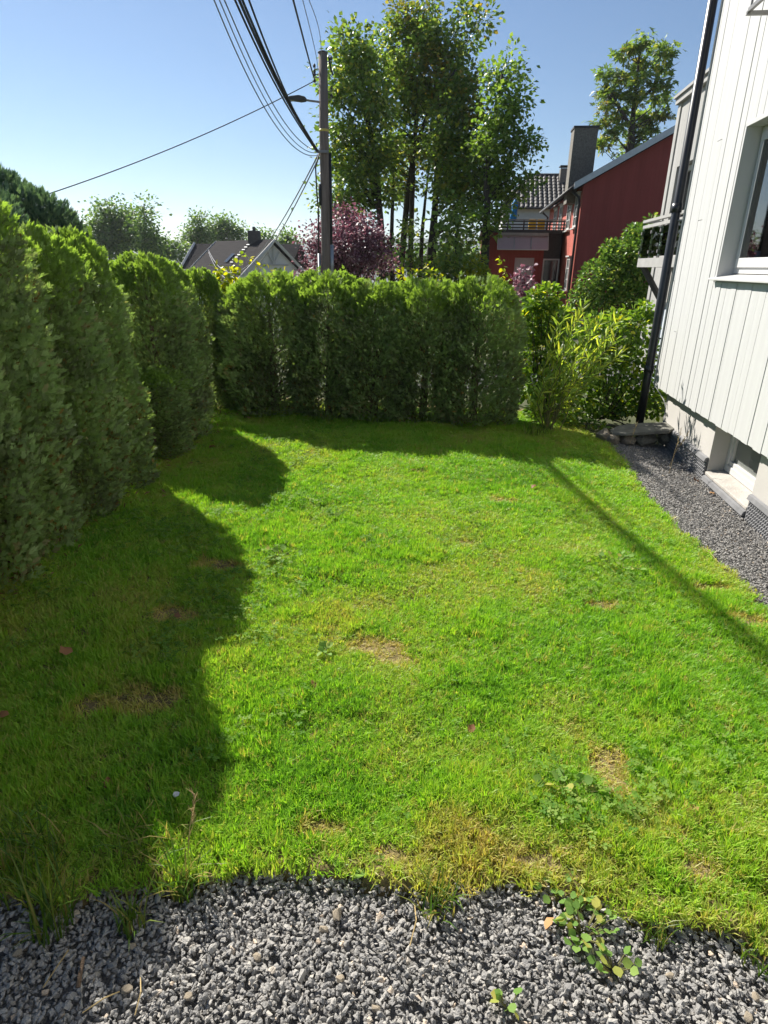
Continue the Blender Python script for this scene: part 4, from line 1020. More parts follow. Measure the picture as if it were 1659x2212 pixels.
MB().tube([(XR - ov - .05, YR - .28, rz_(XR - ov) - .02), (XR - ov - .05, 35.3, rz_(XR - ov) - .02)], .06, 8).build('gutter', M['dark_grey'], rh, True)
MB().tube([(XR - ov, YR + .15, rz_(XR - ov) - .08), (XR - .12, YR + .13, ze - .38), (XR - .08, YR + .12, ze - .6), (XR - .08, YR + .12, -.4)], .045, 8).build('downpipe', M['dark_grey'], rh, True)
MB().tube([(XR - ov, 34.6, rz_(XR - ov) - .08), (XR - .12, 34.6, ze - .4), (XR - .08, 34.6, -.4)], .045, 8).build('downpipe', M['dark_grey'], rh, True)
box('corner_board', M['red_trim'], rh, XR - .03, YR - .03, -.6, XR - .002, YR + .06, ze - .05)
chm = MB(); chm.box(3.46, 26.6, 3.9, 4.30, 27.4, 6.35); co_ = chm.build('chimney', M['chimney'], rh)
box('cap', M['dark_grey'], co_, 3.43, 26.57, 6.352, 4.33, 27.43, 6.42)
def house_window(parent, x, y0, y1, z0, z1, facing='x'):
    wdw = sub_empty('window', (x, (y0 + y1) / 2, z0), parent)
    f = MB(); frame_ring(f, x - .05, x - .002, y0, y1, z0, z1, .09); f.build('frame', M['white_trim'], wdw)
    f = MB(); ym = (y0 + y1) / 2; f.box(x - .04, ym - .03, z0 + .09, x - .003, ym + .03, z1 - .09)
    for k in (1, 2):
        zz = z0 + (z1 - z0) * k / 3; f.box(x - .035, y0 + .09, zz - .015, x - .004, ym - .03, zz + .015); f.box(x - .035, ym + .03, zz - .015, x - .004, y1 - .09, zz + .015)
    f.build('muntin', M['white_trim'], wdw)
    box('pane', M['glass_dark'], wdw, x - .020, y0 + .05, z0 + .05, x - .016, y1 - .05, z1 - .05)
    box('sill', M['white_trim'], wdw, x - .13, y0 - .06, z0 - .05, x - .003, y1 + .06, z0 - .002)
    box('head', M['white_trim'], wdw, x - .11, y0 - .06, z1 + .002, x - .003, y1 + .06, z1 + .05)
m_, t_, b_, o_ = new_mat('dark_glass'); b_.inputs['Base Color'].default_value = (.03, .035, .04, 1); b_.inputs['Roughness'].default_value = .08; M['glass_dark'] = m_
for (a, b) in ((25.5, 26.4), (27.3, 28.3), (29.9, 30.8), (31.7, 32.7)):
    house_window(rh, XR, a, b, 3.02, 4.15)
house_window(rh, XR, 26.0, 26.75, .82, 2.02)
# terrace building in front of the side wall
te = empty('terrace_building', (2.1, 28.5, 0)); tag(te, 'red flat-roofed terrace building with awning beside the red house', 'building')
YT = 28.5
t1_ = MB(); t1_.box(.46, YT, -.8, 1.86, YT + .2, 2.95); t1_.box(2.66, YT, -.8, 3.02, YT + .2, 2.95); t1_.box(1.86, YT, 2.0, 2.66, YT + .2, 2.95); t1_.box(.46, YT + .2, -.8, .66, 33.0, 2.95); t1_.box(.66, 32.8, -.8, XR - .02, 33, 2.95)
t1_.build('wall', M['red'], te)
box('corner_board', M['red_trim'], te, .42, YT - .03, -.8, .458, YT + .12, 2.95)
box('dark_panel', M['dark_panel'], te, 3.021, YT + .01, 1.98, XR - .09, YT + .2, 2.95)
box('lower_panel', M['red'], te, 3.021, YT + .01, -.8, XR - .09, YT + .2, .80)
box('door', M['lilac_door'], te, 1.861, YT + .06, -.8, 2.659, YT + .12, 1.999)
w3 = MB(); w3.box(3.03, YT - .01, .80, XR - .10, YT + .05, .86); w3.box(3.03, YT - .01, 1.92, XR - .10, YT + .05, 1.98); w3.box(3.03, YT - .01, .86, 3.08, YT + .05, 1.92); w3.box(3.64, YT - .01, .86, XR - .10, YT + .05, 1.92); wno = w3.build('window', M['white_trim'], te)
box('pane', M['glass_dark'], wno, 3.07, YT + .02, .85, 3.65, YT + .026, 1.93)
MB().box(.36, YT - .12, 2.952, XR - .02, 33.0, 3.07).build('deck', M['dark_grey'], te)
# awning: a cloth leaning out from its cassette, with frame
aw = sub_empty('awning', (2.1, YT - .1, 2.6), te)
box('cassette', M['steel'], aw, 1.08, YT - .22, 2.84, 3.12, YT - .001, 2.95)
za, zb2, yo = 2.84, 2.30, YT - .55
MB().quad((1.10, YT - .12, za), (3.10, YT - .12, za), (3.10, yo, zb2), (1.10, yo, zb2)).build('cloth', M['awning'], aw)
MB().tube([(1.08, yo, zb2), (3.12, yo, zb2)], .022, 6).tube([(1.08, YT - .12, za), (1.08, yo, zb2)], .018, 6).tube([(3.12, YT - .12, za), (3.12, yo, zb2)], .018, 6).build('frame', M['white_trim'], aw)
for fx in (1.76, 2.44):
    MB().tube([(fx, YT - .14, za - .03), (fx, yo - .005, zb2 + .02)], .020, 6).build('rib', M['conduit'], aw)
# terrace railing
rl = sub_empty('terrace_railing', (2.1, YT, 3.07), te)
for z0 in (3.12, 3.24, 3.36):
    box('slat', M['dark_grey'], rl, .50, YT - .06, z0, XR - .03, YT - .03, z0 + .05)
    box('slat', M['dark_grey'], rl, .44, YT + .02, z0, .47, 32.5, z0 + .05)
box('handrail', M['steel'], rl, .44, YT - .09, 3.425, XR - .03, YT + .0, 3.46)
for px_ in (.52, 1.45, 2.1, 3.15, 3.72):
    box('post', M['dark_grey'], rl, px_ - .03, YT - .028, 3.072, px_ + .03, YT + .03, 3.42)
for kx, lb in ((2.32, 'left yellow chair cushion behind the terrace railing'), (2.68, 'right yellow chair cushion behind the terrace railing')):
    cu_ = MB().prism([(YT + .25, 3.10), (YT + .30, 3.10), (YT + .48, 3.50), (YT + .42, 3.50)], 'x', kx, kx + .30).build('chair_cushion', M['yellow'], None, bevel=.02); tag(cu_, lb, 'cushion', 'yellow cushions on the terrace')
pu = empty('parasol', (1.88, 32.5, 3.07)); tag(pu, 'folded blue parasol standing on the terrace', 'parasol')
MB().tube([(1.88, 32.3, 3.07), (1.88, 32.3, 4.6)], .02, 6).build('pole', M['steel'], pu)
MB().tube([(1.86, 32.3, 3.60), (1.86, 32.3, 3.75), (1.90, 32.3, 4.1), (1.90, 32.3, 4.38), (1.90, 32.3, 4.58)], [.06, .17, .13, .15, .02], 9).build('cloth', M['blue_cloth'], pu, True)

# ------------------------------------------------------------------ house with tiled roof behind
th = empty('tiled_house', (5, 45, 0)); tag(th, 'pale blue house with grey tiled hip roof behind the terrace', 'house')
YH = 45.0
box('wall', M['blue_wall'], th, 2.25, YH + .4, -.5, 12, YH + 8, 5.3)
rp_ = MB(); A_, B_, C_, D_ = (1.75, YH, 5.22), (12.4, YH, 5.22), (12.4, YH + 8.6, 5.22), (1.75, YH + 8.6, 5.22); E_, F_ = (3.55, YH + 3.0, 7.42), (12.4, YH + 3.0, 7.42)
rp_.add([A_, B_, C_, D_, E_, F_, (3.55, YH + 5.6, 7.42), (12.4, YH + 5.6, 7.42)], [(0, 1, 5, 4), (0, 4, 6, 3), (3, 6, 7, 2), (4, 5, 7, 6), (1, 2, 7, 5), (0, 3, 2, 1)]); rp_.build('roof', M['roof_dark'], th)
tm = MB(); tw_ = .30
prof_ = [(-.15, 0), (-.10, .035), (-.03, .055), (.04, .035), (.09, .0), (.15, 0)]
for (a, ha), (b, hb_) in zip(prof_[:-1], prof_[1:]):
    tm.quad((a, 0, ha + .035), (b, 0, hb_ + .035), (b, .40, hb_), (a, .40, ha)); tm.quad((a, 0, ha - .01), (b, 0, hb_ - .01), (b, 0, hb_ + .035), (a, 0, ha + .035))
tme = tm.mesh('tile', False); tme.materials.append(M['tile'])
ang = math.atan2(7.42 - 5.22, 3.0); Ls = math.hypot(2.2, 3.0)
rows = int(Ls / .36)
for i in range(rows):
    s0 = i * .36; yy_, zz_ = YH + s0 * math.cos(ang), 5.22 + s0 * math.sin(ang) + .03
    xl = 1.75 + 1.8 * s0 / Ls
    for k in range(18):
        xx = 1.95 + k * .30
        if xx < xl + .1 or xx > 7.2: continue
        piece('tile', tme, None, th, (xx, yy_, zz_), (1, 1, 1), (ang, 0, 0))
MB().tube([(3.55, YH + 3, 7.46), (12.4, YH + 3, 7.46)], .09, 6).tube([(1.75, YH, 5.26), (3.55, YH + 3, 7.46)], .08, 6).build('ridge', M['dark_grey'], th)
MB().tube([(1.7, YH - .06, 5.2), (12.4, YH - .06, 5.2)], .07, 6).build('gutter', M['dark_grey'], th)
c_ = box('chimney', M['chimney'], th, 5.55, YH + 2.2, 6.6, 6.3, YH + 2.9, 7.75); MB().box(5.5, YH + 2.15, 7.86, 6.35, YH + 2.95, 7.92).box(5.55, YH + 2.2, 7.752, 5.60, YH + 2.25, 7.858).box(6.25, YH + 2.2, 7.752, 6.3, YH + 2.25, 7.858).build('cowl', M['dark_grey'], c_)
box('white_end', M['gable_white'], th, 1.95, YH + .55, -.5, 2.248, YH + 7, 5.2)

# ------------------------------------------------------------------ grey roofed house down the slope
dh = empty('grey_roofed_house', (-18, 55, -3)); tag(dh, 'house with dark roof and white gable down the slope', 'house')
ap = at(588, 521, 52.0); rl_ = at(471, 519, 58.0); ap[2] = rl_[2] = 3.25
ux = (rl_ - ap); Lr = np.linalg.norm(ux); ux /= Lr; uy = np.array([-ux[1], ux[0], 0]);
if uy[1] > 0: uy = -uy                                        # towards the camera
hw, hp = 4.6, 3.9                                            # half width, roof rise
zup = np.array([0, 0, 1.])
eN = lambda o: o + uy * hw - zup * hp
eF = lambda o: o - uy * hw - zup * hp
ov_ = ux * .35
rr_ = MB(); th_r = zup * .16
for side in (eN, eF):
    a, b, c, d = ap - ov_, rl_ + ov_, side(rl_ + ov_), side(ap - ov_)
    rr_.add([a, b, c, d, a + th_r, b + th_r, c + th_r, d + th_r], [(0, 1, 2, 3), (4, 5, 6, 7), (0, 1, 5, 4), (1, 2, 6, 5), (2, 3, 7, 6), (3, 0, 4, 7)])
rr_.build('roof', M['roof_dark'], dh)
gb = MB(); g0, g1_ = eN(ap) * 1.0, eF(ap) * 1.0
lo = np.array([0, 0, -3.5])
k_ = .93
gb.add([ap - zup * .15, ap + (g0 - ap) * k_, ap + (g1_ - ap) * k_, ap + (g0 - ap) * k_ + lo, ap + (g1_ - ap) * k_ + lo], [(0, 1, 2), (1, 3, 4, 2)]); gb.build('gable', M['gable_white'], dh)
bw_ = MB()
n_ = min(1, 1)
w0 = ap + (eN(ap) - ap) * k_; bx = [w0, w0 + lo, w0 + ux * Lr + lo, w0 + ux * Lr]; bw_.quad(*bx)
w1 = ap + (eF(ap) - ap) * k_; bw_.quad(w1, w1 + lo, w1 + ux * Lr + lo, w1 + ux * Lr)
bw_.quad(w0 + ux * Lr, w0 + ux * Lr + lo, w1 + ux * Lr + lo, w1 + ux * Lr); bw_.add([rl_ - zup * .15, w0 + ux * Lr, w1 + ux * Lr], [(0, 1, 2)]); bw_.build('wall', M['gable_white'], dh)
for o_, nm in ((ap - ov_ - ux * .05, 0), (rl_ + ov_ + ux * .05, 1)):
    for side in (eN, eF):
        MB().tube([o_ + zup * .10, side(o_) + zup * .10], .14, 4).build('bargeboard', M['white_trim'], dh)
# timber fan in the gable peak
fz = ap - ux * .06
for p, q_ in (((0, -.3), (0, -1.75)), ((-1.35, -1.72), (1.35, -1.72)), ((0, -1.7), (-.55, -.75)), ((0, -1.7), (.55, -.75))):
    MB().tube([fz + uy * p[0] + zup * p[1] - ux * .08, fz + uy * q_[0] + zup * q_[1] - ux * .08], .06, 4).build('timber', M['white_trim'], dh)
cc = ap + ux * Lr * .30
MB().box(cc[0] - .42, cc[1] - .42, cc[2] - .6, cc[0] + .42, cc[1] + .42, cc[2] + .85).build('chimney', M['dark_panel'], dh)
MB().tube([cc + zup * .85, cc + zup * 1.15], .13, 8).build('chimney_pot', M['dark_grey'], dh)
def on_roof(s, t): return ap + ux * Lr * s + (eN(ap) - ap) * t + zup * .22
sk = [on_roof(.46, .30), on_roof(.40, .30), on_roof(.40, .47), on_roof(.46, .47)]
MB().quad(*[p + zup * .05 for p in sk]).build('roof_window', M['glass_dark'], dh)
ldd = sub_empty('roof_ladder', tuple(on_roof(.30, .3)), dh)
for k in range(9):
    MB().tube([on_roof(.28, .08 + .05 * k) + zup * .06, on_roof(.33, .08 + .05 * k) + zup * .06], .04, 4).build('rung', M['white_trim'], ldd)
# second wing behind
wg = at(420, 526, 62.0); wg2 = at(650, 537, 60.0); wg2[2] = wg[2]
wd_ = wg2 - wg; wn_ = np.array([wd_[1], -wd_[0], 0]); wn_ /= np.linalg.norm(wn_)
if wn_[1] > 0: wn_ = -wn_
ww = MB(); dn = wn_ * 4.5 - zup * 3.8
ww.add([wg, wg2, wg2 + dn, wg + dn], [(0, 1, 2, 3)]); ww.add([wg, wg2, wg2 - wn_ * 4.5 - zup * 3.8, wg - wn_ * 4.5 - zup * 3.8], [(0, 1, 2, 3)]); ww.build('wing_roof', M['roof_dark'], dh)
MB().tube([wg + zup * .05, wg + dn + zup * .05], .13, 4).build('bargeboard', M['white_trim'], dh)
wv = MB(); q0, q1 = wg + wn_ * 4.2 - zup * 3.6, wg2 + wn_ * 4.2 - zup * 3.6; wv.quad(q0, q1, q1 + lo, q0 + lo); wv.build('wing_wall', M['gable_white'], dh)

# ------------------------------------------------------------------ pole, lamp, cables
PX, PY = -3.5, 16.0
zp = float(terrain_z(PX, PY)) - .1
po = empty('utility_pole', (PX, PY, zp)); tag(po, 'weathered brown wooden utility pole rising behind the back hedge', 'utility pole')
MB().tube([(PX, PY, zp), (PX, PY, 2), (PX - .005, PY, 4.2), (PX + .0, PY, 5.92)], [.128, .118, .108, .098], 16).build('shaft', M['wood'], po, True)
MB().tube([(PX, PY, 5.92), (PX, PY, 5.935), (PX, PY, 5.96)], [.112, .112, .05], 14).build('cap', M['dark_grey'], po, True)
MB().tube([(PX, PY, 4.42), (PX, PY, 4.47)], .114, 16).build('band', M['yellow_band'], po, True)
MB().tube([(PX + .145, PY - .03, 1.2), (PX + .145, PY - .03, 2.05)], .045, 10).build('conduit', M['conduit'], po, True)
MB().tube([(PX - .165, PY - .03, zp), (PX - .165, PY - .03, 1.85)], .04, 10).build('conduit', M['conduit'], po, True)
MB().tube([(PX + .135, PY - .02, 2.05), (PX + .14, PY - .02, 3.0), (PX + .13, PY, 4.0)], .03, 8).build('riser_cable', M['cable'], po, True)
MB().tube([(PX - .18, PY - .03, 1.85), (PX - .17, PY - .03, 2.8), (PX - .20, PY - .02, 3.2), (PX - .22, PY, 3.7), (PX - .12, PY, 4.0)], .018, 6).build('riser_cable', M['cable'], po, True)
MB().tube([(PX - .10, PY - .08, 2.9), (PX - .11, PY - .09, 3.35)], .035, 8).build('junction', M['cable'], po, True)
MB().box(PX - .13, PY - .18, 3.98, PX + .12, PY - .10, 4.03).build('bracket', M['steel'], po)
for z_, s_ in ((5.34, -1), (5.46, -1), (5.20, 1), (5.52, -1), (5.75, 1), (5.62, -1), (5.05, 1)):
    MB().tube([(PX + s_ * .09, PY - .02, z_), (PX + s_ * .18, PY - .03, z_), (PX + s_ * .19, PY - .03, z_ + .05)], .011, 5).build('hook', M['steel'], po)
    MB().tube([(PX + s_ * .19, PY - .03, z_ + .03), (PX + s_ * .19, PY - .03, z_ + .07), (PX + s_ * .19, PY - .03, z_ + .10)], [.028, .032, .012], 8).build('insulator', M['dark_grey'], po, True)
MB().tube([(PX + .13, PY, 5.85), (PX + .16, PY - .02, 5.7), (PX + .22, PY, 5.5)], .02, 5).build('cable_end', M['cable'], po)
la = empty('street_lamp', (PX, PY, 5.02)); tag(la, 'flat grey street lamp head on a short arm on the pole', 'street lamp')
MB().tube([(PX - .06, PY - .05, 4.99), (PX - .30, PY - .10, 5.01), (PX - .42, PY - .12, 5.03)], .022, 8).build('arm', M['steel'], la, True)
lh = MB().prism([(PX - .38, 5.00), (PX - .38, 5.07), (PX - .52, 5.10), (PX - .72, 5.085), (PX - .80, 5.065), (PX - .80, 5.03), (PX - .72, 5.015), (PX - .5, 4.985)], 'y', PY - .22, PY - .04).build('head', M['dark_grey'], la, bevel=.01)
box('lens', M['steel'], la, PX - .76, PY - .20, 5.005, PX - .56, PY - .06, 5.013)

def sag(a, b, s, n=22):
    a, b = np.asarray(a, float), np.asarray(b, float); f = np.linspace(0, 1, n)[:, None]
    return list(a + (b - a) * f - np.array([0, 0, 1.]) * (4 * s * f * (1 - f)))
def cable(label, pts, r, mat='cable', group=None, n=7):
    o = MB().tube(pts, r, n).build('cable', M[mat], None, True); tag(o, label, 'cable', group); return o
def spline(pts, n=40):
    pts = np.asarray(pts, float); t = np.linspace(0, 1, len(pts)); tt = np.linspace(0, 1, n)
    deg = min(3, len(pts) - 1)
    return list(np.stack([np.polyval(np.polyfit(t, pts[:, k], deg), tt) for k in range(3)], -1))
CG = 'cables running overhead from the pole'
A0 = np.array([PX - .12, PY - .15, 4.02])
main = [A0, (-2.92, 11.25, 3.71), (-2.72, 9.57, 3.93), (-2.67, 8.07, 4.28), (-2.55, 6.36, 4.62), (-2.2, 2.5, 5.5), (-2.0, -1.0, 6.6)]
offs = [((0, 0, 0), .016, 'cable', 'thickest black cable in the overhead bundle from the pole'),
        ((.045, .0, .02), .014, 'cable', 'second thick black cable hugging the overhead bundle'),
        ((-.05, 0, -.04), .012, 'cable', 'black cable at the lower side of the overhead bundle'),
        ((.02, 0, -.05), .010, 'cable', 'thinner black cable twisted along the overhead bundle')]
for k, (o_, r_, mt, lb) in enumerate(offs):
    p = [np.asarray(q_) + np.array(o_) * (.35 + .10 * i) for i, q_ in enumerate(main)]
    cable(lb, spline(p), r_, mt, CG)
def through(pxs, Ys, first):
    return [np.asarray(first)] + [at(px, py, Y) for (px, py), Y in zip(pxs, Ys)]
cable('black cable curving up right of the thick overhead bundle', spline(through([(655, 280), (610, 180), (570, 85), (537, 0), (515, -60)], [13, 10.4, 9.0, 8.1, 7.6], A0)), .012, 'cable', CG)
cable('pale thin wire left of the thick overhead bundle', spline(through([(640, 297), (590, 225), (540, 120), (481, 0), (455, -55)], [13, 10.8, 9.3, 8.2, 7.6], A0)), .008, 'cable_pale', CG)
cable('pale wire next to the leftmost one under the overhead bundle', spline(through([(640, 308), (590, 245), (535, 140), (473, 0), (448, -55)], [13, 10.8, 9.3, 8.2, 7.6], A0 - np.array([0, 0, .05]))), .007, 'cable_pale', CG)
cable('leftmost pale wire sagging lowest under the overhead bundle', spline(through([(640, 316), (585, 260), (528, 150), (463, 0), (436, -60)], [13, 10.8, 9.3, 8.2, 7.6], A0 - np.array([0, 0, .10]))), .008, 'cable_pale', CG)
T0 = np.array([PX - .19, PY - .03, 5.42])
cable('dark cable rising from the pole hook, left of the two thin ones', spline(through([(670, 140), (655, 80), (633, 0), (620, -50)], [13.5, 11.3, 9.4, 8.5], T0)), .014, 'cable', CG)
cable('thin wire rising to the pole top, middle of the three', spline(through([(683, 120), (669, 60), (654, 0), (640, -50)], [13.5, 11.3, 9.9, 9.0], (PX - .1, PY - .1, 5.62))), .006, 'cable_pale', CG)
cable('thin wire rising to the pole top, rightmost of the three', spline(through([(692, 80), (682, 40), (668, 0), (650, -50)], [13.5, 12, 10.8, 9.5], (PX - .02, PY - .1, 5.80))), .006, 'cable_pale', CG)
e1 = at(92, 423, 12.0)
cable('long single cable from the pole down to the dark conifer', sag((PX - .19, PY - .03, 5.40), e1, .12), .010, 'cable', CG)
h1 = at(478, 557, 57.0)
d1 = on_roof(.80, .42) + zup * .3
cable('pair cable going down from the pole to the grey roof, upper one', sag((PX - .14, PY, 3.98), d1 + zup * .5, 2.2, 30), .016, 'cable_pale', CG)
cable('pair cable going down from the pole to the grey roof, lower one', sag((PX - .14, PY, 3.90), d1 + zup * .3, 2.5, 30), .016, 'cable_pale', CG)

# ------------------------------------------------------------------ small things on the ground
def clump(label, x, y, n, h, wid=.005, spread=.03, lean=.9, tint='mix', name='grass_clump'):
    V, Fc = [], []
    for _ in range(n):
        a = rng.uniform(0, 6.283); rr = spread * math.sqrt(rng.random()); bx_, by_ = rr * math.cos(a), rr * math.sin(a)
        L = h * rng.uniform(.45, 1.1); th_ = rng.uniform(0, 6.283); ln = lean * rng.uniform(.1, 1.0); dx, dy = math.cos(th_), math.sin(th_)
        sx, sy = -dy * wid / 2, dx * wid / 2; b = len(V)
        for f, wf in ((0, 1), (.35, .95), (.7, .7)):
            hx = ln * L * f ** 2; hz_ = L * (f - .38 * ln * f ** 3)
            V += [(bx_ + dx * hx - sx * wf, by_ + dy * hx - sy * wf, hz_), (bx_ + dx * hx + sx * wf, by_ + dy * hx + sy * wf, hz_)]
        V.append((bx_ + dx * ln * L, by_ + dy * ln * L, L * (1 - .38 * ln)))
        Fc += [(b, b + 1, b + 3), (b, b + 3, b + 2), (b + 2, b + 3, b + 5), (b + 2, b + 5, b + 4), (b + 4, b + 5, b + 6)]
    me_ = raw_mesh(name, V, Fc); at_ = me_.attributes.new('rnd', 'FLOAT', 'POINT'); at_.data.foreach_set('value', np.repeat(rng.random(n), 7).astype(np.float32))
    o = link(name, me_, M['clump']); o.location = (x, y, -.01); tag(o, label, 'grass', 'grass clumps at the gravel edge'); return o
M['clump'] = leafy('clump_blades', [(0, (.36, .27, .10)), (.22, (.21, .22, .05)), (.5, (.10, .18, .02)), (1, (.055, .125, .015))], .45, .45, .35)
clump('bright green grass clump growing at the gravel edge, in sun', -.66, 1.10, 60, .17, spread=.035)
clump('shorter grass clump left of the bright one, out in the gravel', -.76, .99, 38, .15, spread=.03)
clump('long sparse grass clump with brown foot at the left gravel edge', -.96, .96, 55, .26, spread=.05, lean=.7)
clump('straw-coloured grass tongue reaching into the middle of the gravel', .02, 1.16, 70, .11, spread=.05)
clump('thin green grass clump right of the leafy weeds', .58, 1.15, 45, .10, wid=.003, spread=.03)
clump('shaded long grass at the bottom left corner of the lawn', -1.12, 1.08, 120, .22, spread=.12, lean=.8)
clump('shaded long grass between lawn and gravel left of the bright clump', -.82, 1.18, 110, .15, spread=.12, lean=.9)
clump('dry pale grass at the right end of the gravel edge', .84, 1.13, 60, .08, spread=.06)
clump('long grass in the shade right of the back hedge foot', .80, 6.35, 90, .24, spread=.16, lean=1.0)
def stalk(label, p, h, lean, name='grass_stalk'):
    e = empty(name, p); tag(e, label, 'grass stalk')
    p = np.array(p, float); t = p + np.array([lean[0], lean[1], h])
    MB().tube([p, (p + t) / 2 + np.array([lean[0] * -.12, 0, .01]), t], [.0015, .0012, .0007], 5).build('stem', M['straw'], e)
    sp = MB()
    for f in np.linspace(.62, 1, 16):
        q_ = p + (t - p) * f; sp.tube([q_, q_ + np.array([.012 * rng.normal(), .012 * rng.normal(), .022])], [.0020, .0006], 4)
    sp.build('seed_head', M['straw'], e)
stalk('thin seed stalk standing in the shaded grass by the gravel', (-.69, 1.17, 0), .24, (.03, .04))
stalk('dry seed stalk standing in the gravel before the cellar wall', (1.82, 5.35, -.05), .42, (.02, -.03))
stalk('dry seed stalk leaning towards the foundation, in the gravel', (1.90, 5.62, -.05), .33, (.10, -.02))
stalk('short dry seed stalk beside the slate slab', (1.62, 5.98, -.05), .30, (.05, .04))

def weed(label, x, y, n, spread, leaf, name='leafy_weed', up=.04, z=0.0, temps=OVATE, mat='weed', cat='weed', group=None, long=1.0):
    e = empty(name, (x, y, z)); tag(e, label, cat, group)
    a = rng.uniform(0, 6.283, n); rr = spread * np.sqrt(rng.random(n))
    P = np.stack([x + rr * np.cos(a), y + rr * np.sin(a) * .8, z + up * rng.uniform(.3, 1, n)], -1)
    D = np.stack([np.cos(a), np.sin(a), rng.uniform(-.1, .5, n)], -1) + .4 * unit(n)
    link('leaves', cloud('leaves', P, D, np.array([0, 0, 1.]) + .7 * unit(n), leaf * rng.uniform(.6, 1.2, n), temps), M[mat], e)
    s_ = MB()
    for p in P: s_.tube([(x + .2 * (p[0] - x), y + .2 * (p[1] - y), z - .01), p], [.0018, .0012], 4, cap=False)
    s_.build('stems', M['stem'], e)
    return e
ROUND = [([(0, 0, 0), (-.42, .25, .06), (-.46, .62, .08), (0, 1, .0), (.46, .62, .08), (.42, .25, .06)], [(0, 3, 2), (0, 2, 1), (0, 4, 3), (0, 5, 4)])]
weed('big light green leafy weed creeping into the gravel on the right', .40, 1.14, 44, .075, .025, temps=ROUND)
weed('yellowing end of the leafy weed lying on the gravel', .46, 1.06, 18, .05, .024, temps=ROUND, up=.025)
weed('upper part of the leafy weed at the lawn edge', .36, 1.24, 24, .07, .024, temps=ROUND, up=.03)
weed('small leafy weed with brown leaf at the bottom of the gravel', .20, .94, 9, .03, .024, temps=ROUND, up=.025)
weed('plantain rosette on the gravel edge in the middle', -.18, 1.23, 9, .012, .055, name='plantain', up=.02, temps=LANCE if False else OVATE)
weed('second plantain rosette left of the middle one', -.27, 1.26, 8, .012, .050, name='plantain', up=.02)
weed('flat grey-green plantain in the middle of the lawn', -.52, 2.22, 10, .02, .045, name='plantain', up=.03, z=.02)
weed('patch of broad weed leaves on the sunny lawn at right', .42, 1.60, 22, .10, .032, up=.035, z=.02, temps=ROUND)
weed('light clover-like weed patch on the right side of the lawn', .95, 3.35, 26, .16, .034, up=.04, z=.02, temps=ROUND)
weed('broad-leaved weed below the sunny gap in the left hedge', -1.0, 3.15, 20, .12, .034, up=.035, z=.02, temps=ROUND)

def dead_leaf(label, x, y, s, z=.035, name='dead_leaf'):
    V, Fc = [], []; g = 4
    pts = [(-.0, 0), (-.32, .3), (-.28, .65), (0, 1), (.28, .68), (.34, .3)]
    V = [(0, .45, .10)] + [(px, py, .22 * abs(px) + .10 * rng.normal()) for px, py in pts]
    Fc = [(0, i, i % 6 + 1) for i in range(1, 7)]
    me_ = raw_mesh(name, np.array(V) * s, Fc); at_ = me_.attributes.new('rnd', 'FLOAT', 'POINT'); at_.data.foreach_set('value', np.full(7, rng.random(), np.float32))
    o = link(name, me_, M['dead_leaf']); o.location = (x, y, z); o.rotation_euler = (rng.normal(0, .3), rng.normal(0, .3), rng.uniform(0, 6.28))
    tag(o, label, 'leaf', 'fallen dry leaves'); return o
for lb, x, y, s in [('orange dry leaf lying in the shaded lawn at left', -1.30, 2.39, .06), ('curled brown leaf in the deep shade near the left hedge', -1.60, 2.01, .08), ('brown leaf at the left picture edge on shaded grass', -1.59, 1.65, .05),
                    ('small brown leaf on the sunny far lawn', .58, 4.55, .06), ('tan leaf on the far lawn near the back hedge shadow', -.35, 4.88, .06), ('orange leaf in the lawn below the bare soil spot', -.52, 2.02, .05),
                    ('brown dry leaf in the lawn at the lower right', .80, 1.53, .06), ('pink-brown leaf in the lower shaded grass', -1.05, 1.42, .05), ('crumpled brown leaf at the foot of the leafy weed', .30, 1.13, .045), ('pale leaf on the shaded grass at the far left corner', -2.2, 5.2, .09),
                    ('yellow leaf in the lawn centre', .12, 1.85, .04), ('dry leaf at the foot of the dimpled membrane', 1.99, 5.22, .08), ('reddish leaf by the membrane below the cellar window', 2.0, 4.9, .05), ('grey-brown leaf beside the big foreground stone', -.17, 1.26, .05)]:
    dead_leaf(lb, x, y, s, z=-.038 if x > 1.6 else .035 if y > 1.27 else .012)
fl = empty('white_petal', (-.81, 1.36, .05)); bpy.data.objects.remove(fl)
pt = raw_mesh('white_petal', np.array([(0, 0, 0), (-.5, .3, .1), (-.4, .8, .15), (0, 1, .05), (.4, .8, .15), (.5, .3, .1)]) * .022, [(0, 3, 2), (0, 2, 1), (0, 4, 3), (0, 5, 4)])
pt = link('white_petal', pt, M['white_trim']); pt.location = (-.81, 1.36, .05); tag(pt, 'tiny white petal on the shaded grass', 'petal')

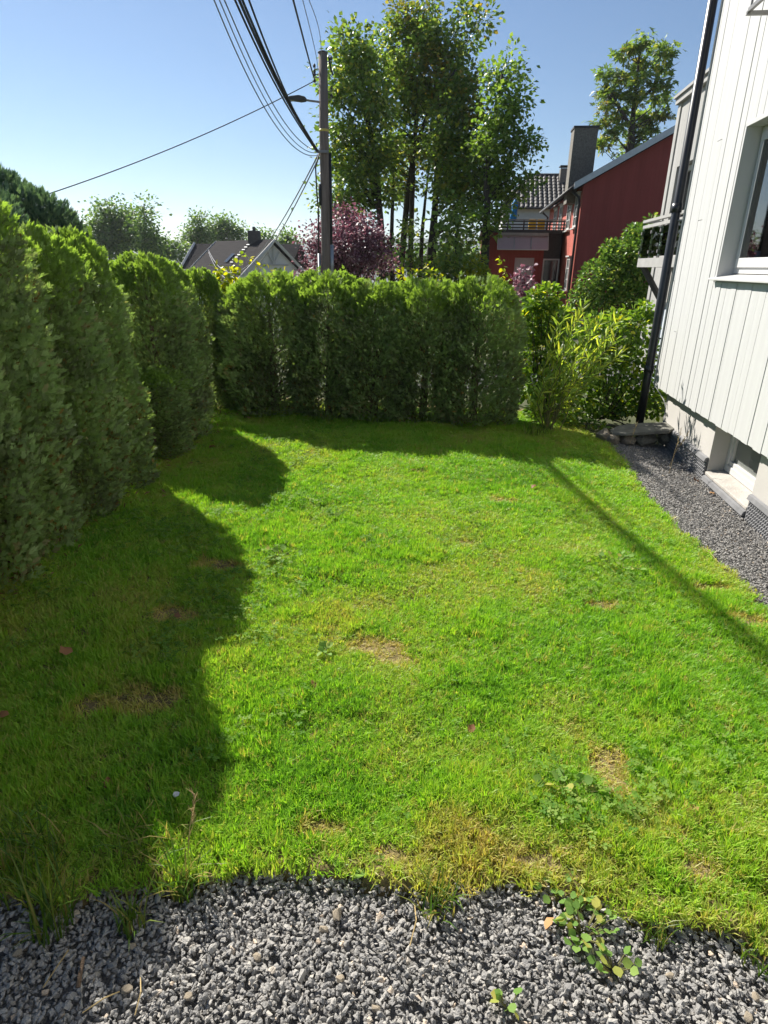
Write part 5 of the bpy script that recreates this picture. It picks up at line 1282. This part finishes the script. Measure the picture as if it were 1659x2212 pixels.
PALE = pbr('pale_stone', (.36, .30, .22), .9, .3, 30., .5, 90.)
M['pale_stone'] = PALE
PG = 'pale stones lying on the gravel'
for lb, px, py, s in [('largest tan stone on the gravel in the middle foreground', 728, 1976, .040), ('smaller stone just below the largest tan one', 700, 2010, .030), ('pale stone in the gravel at left below the grass clumps', 285, 2046, .026),
                      ('tan angular stone in the sunlit gravel left of centre', 556, 2070, .028), ('pale round stone at the bottom left', 408, 2155, .028), ('tan block stone left of the bottom centre', 735, 2115, .028), ('white-tan stone at the bottom centre', 812, 2180, .024),
                      ('pale stone at the left edge in the shade', 38, 2060, .026), ('flat violet-grey stone in the shaded gravel', 275, 2140, .030), ('tan stone at the right below the weeds', 1448, 2110, .026), ('pinkish pale stone at the right picture edge', 1630, 2155, .026),
                      ('pale round stone in the bottom right corner', 1615, 2200, .030), ('small orange stone in the upper gravel at right', 1195, 1942, .020), ('tan stone right of the weed patch', 1355, 2085, .020), ('reddish stone right of bottom centre', 1295, 2100, .024)]:
    g = gnd(px, py)
    boulder((g[0], g[1], .004), (s, s * .75, s * .62), lb, 'pale_stone', int(px), 'pale_stone', PG)
st = MB(); a, b = gnd(170, 2140), gnd(185, 2085); st.tube([(a[0], a[1], .012), ((a[0] + b[0]) / 2, (a[1] + b[1]) / 2, .022), (b[0], b[1], .03)], [.006, .005, .004], 6)
st = st.build('stick', M['bark_pale'], None, True); tag(st, 'short brown stick lying on the shaded gravel', 'stick')
for lb, p, q_ in [('dry straw lying across the shaded gravel', (95, 2140), (150, 2060)), ('curved dry straw at the bottom of the gravel', (180, 2195), (260, 2150)), ('reddish straw at the shadow edge in the gravel', (293, 2200), (305, 2120)), ('dry straw in the gravel below the grass tongue', (885, 2050), (895, 1960)), ('straw lying in the gravel strip by the house', (1500, 1180), (1560, 1230))]:
    a, b = gnd(*p), gnd(*q_)
    s_ = MB().tube([(a[0], a[1], .012), ((a[0] + b[0]) / 2 + .01, (a[1] + b[1]) / 2, .03), (b[0], b[1], .014)], .0016, 5).build('straw', M['straw'], None); tag(s_, lb, 'straw', 'loose straws on the gravel')
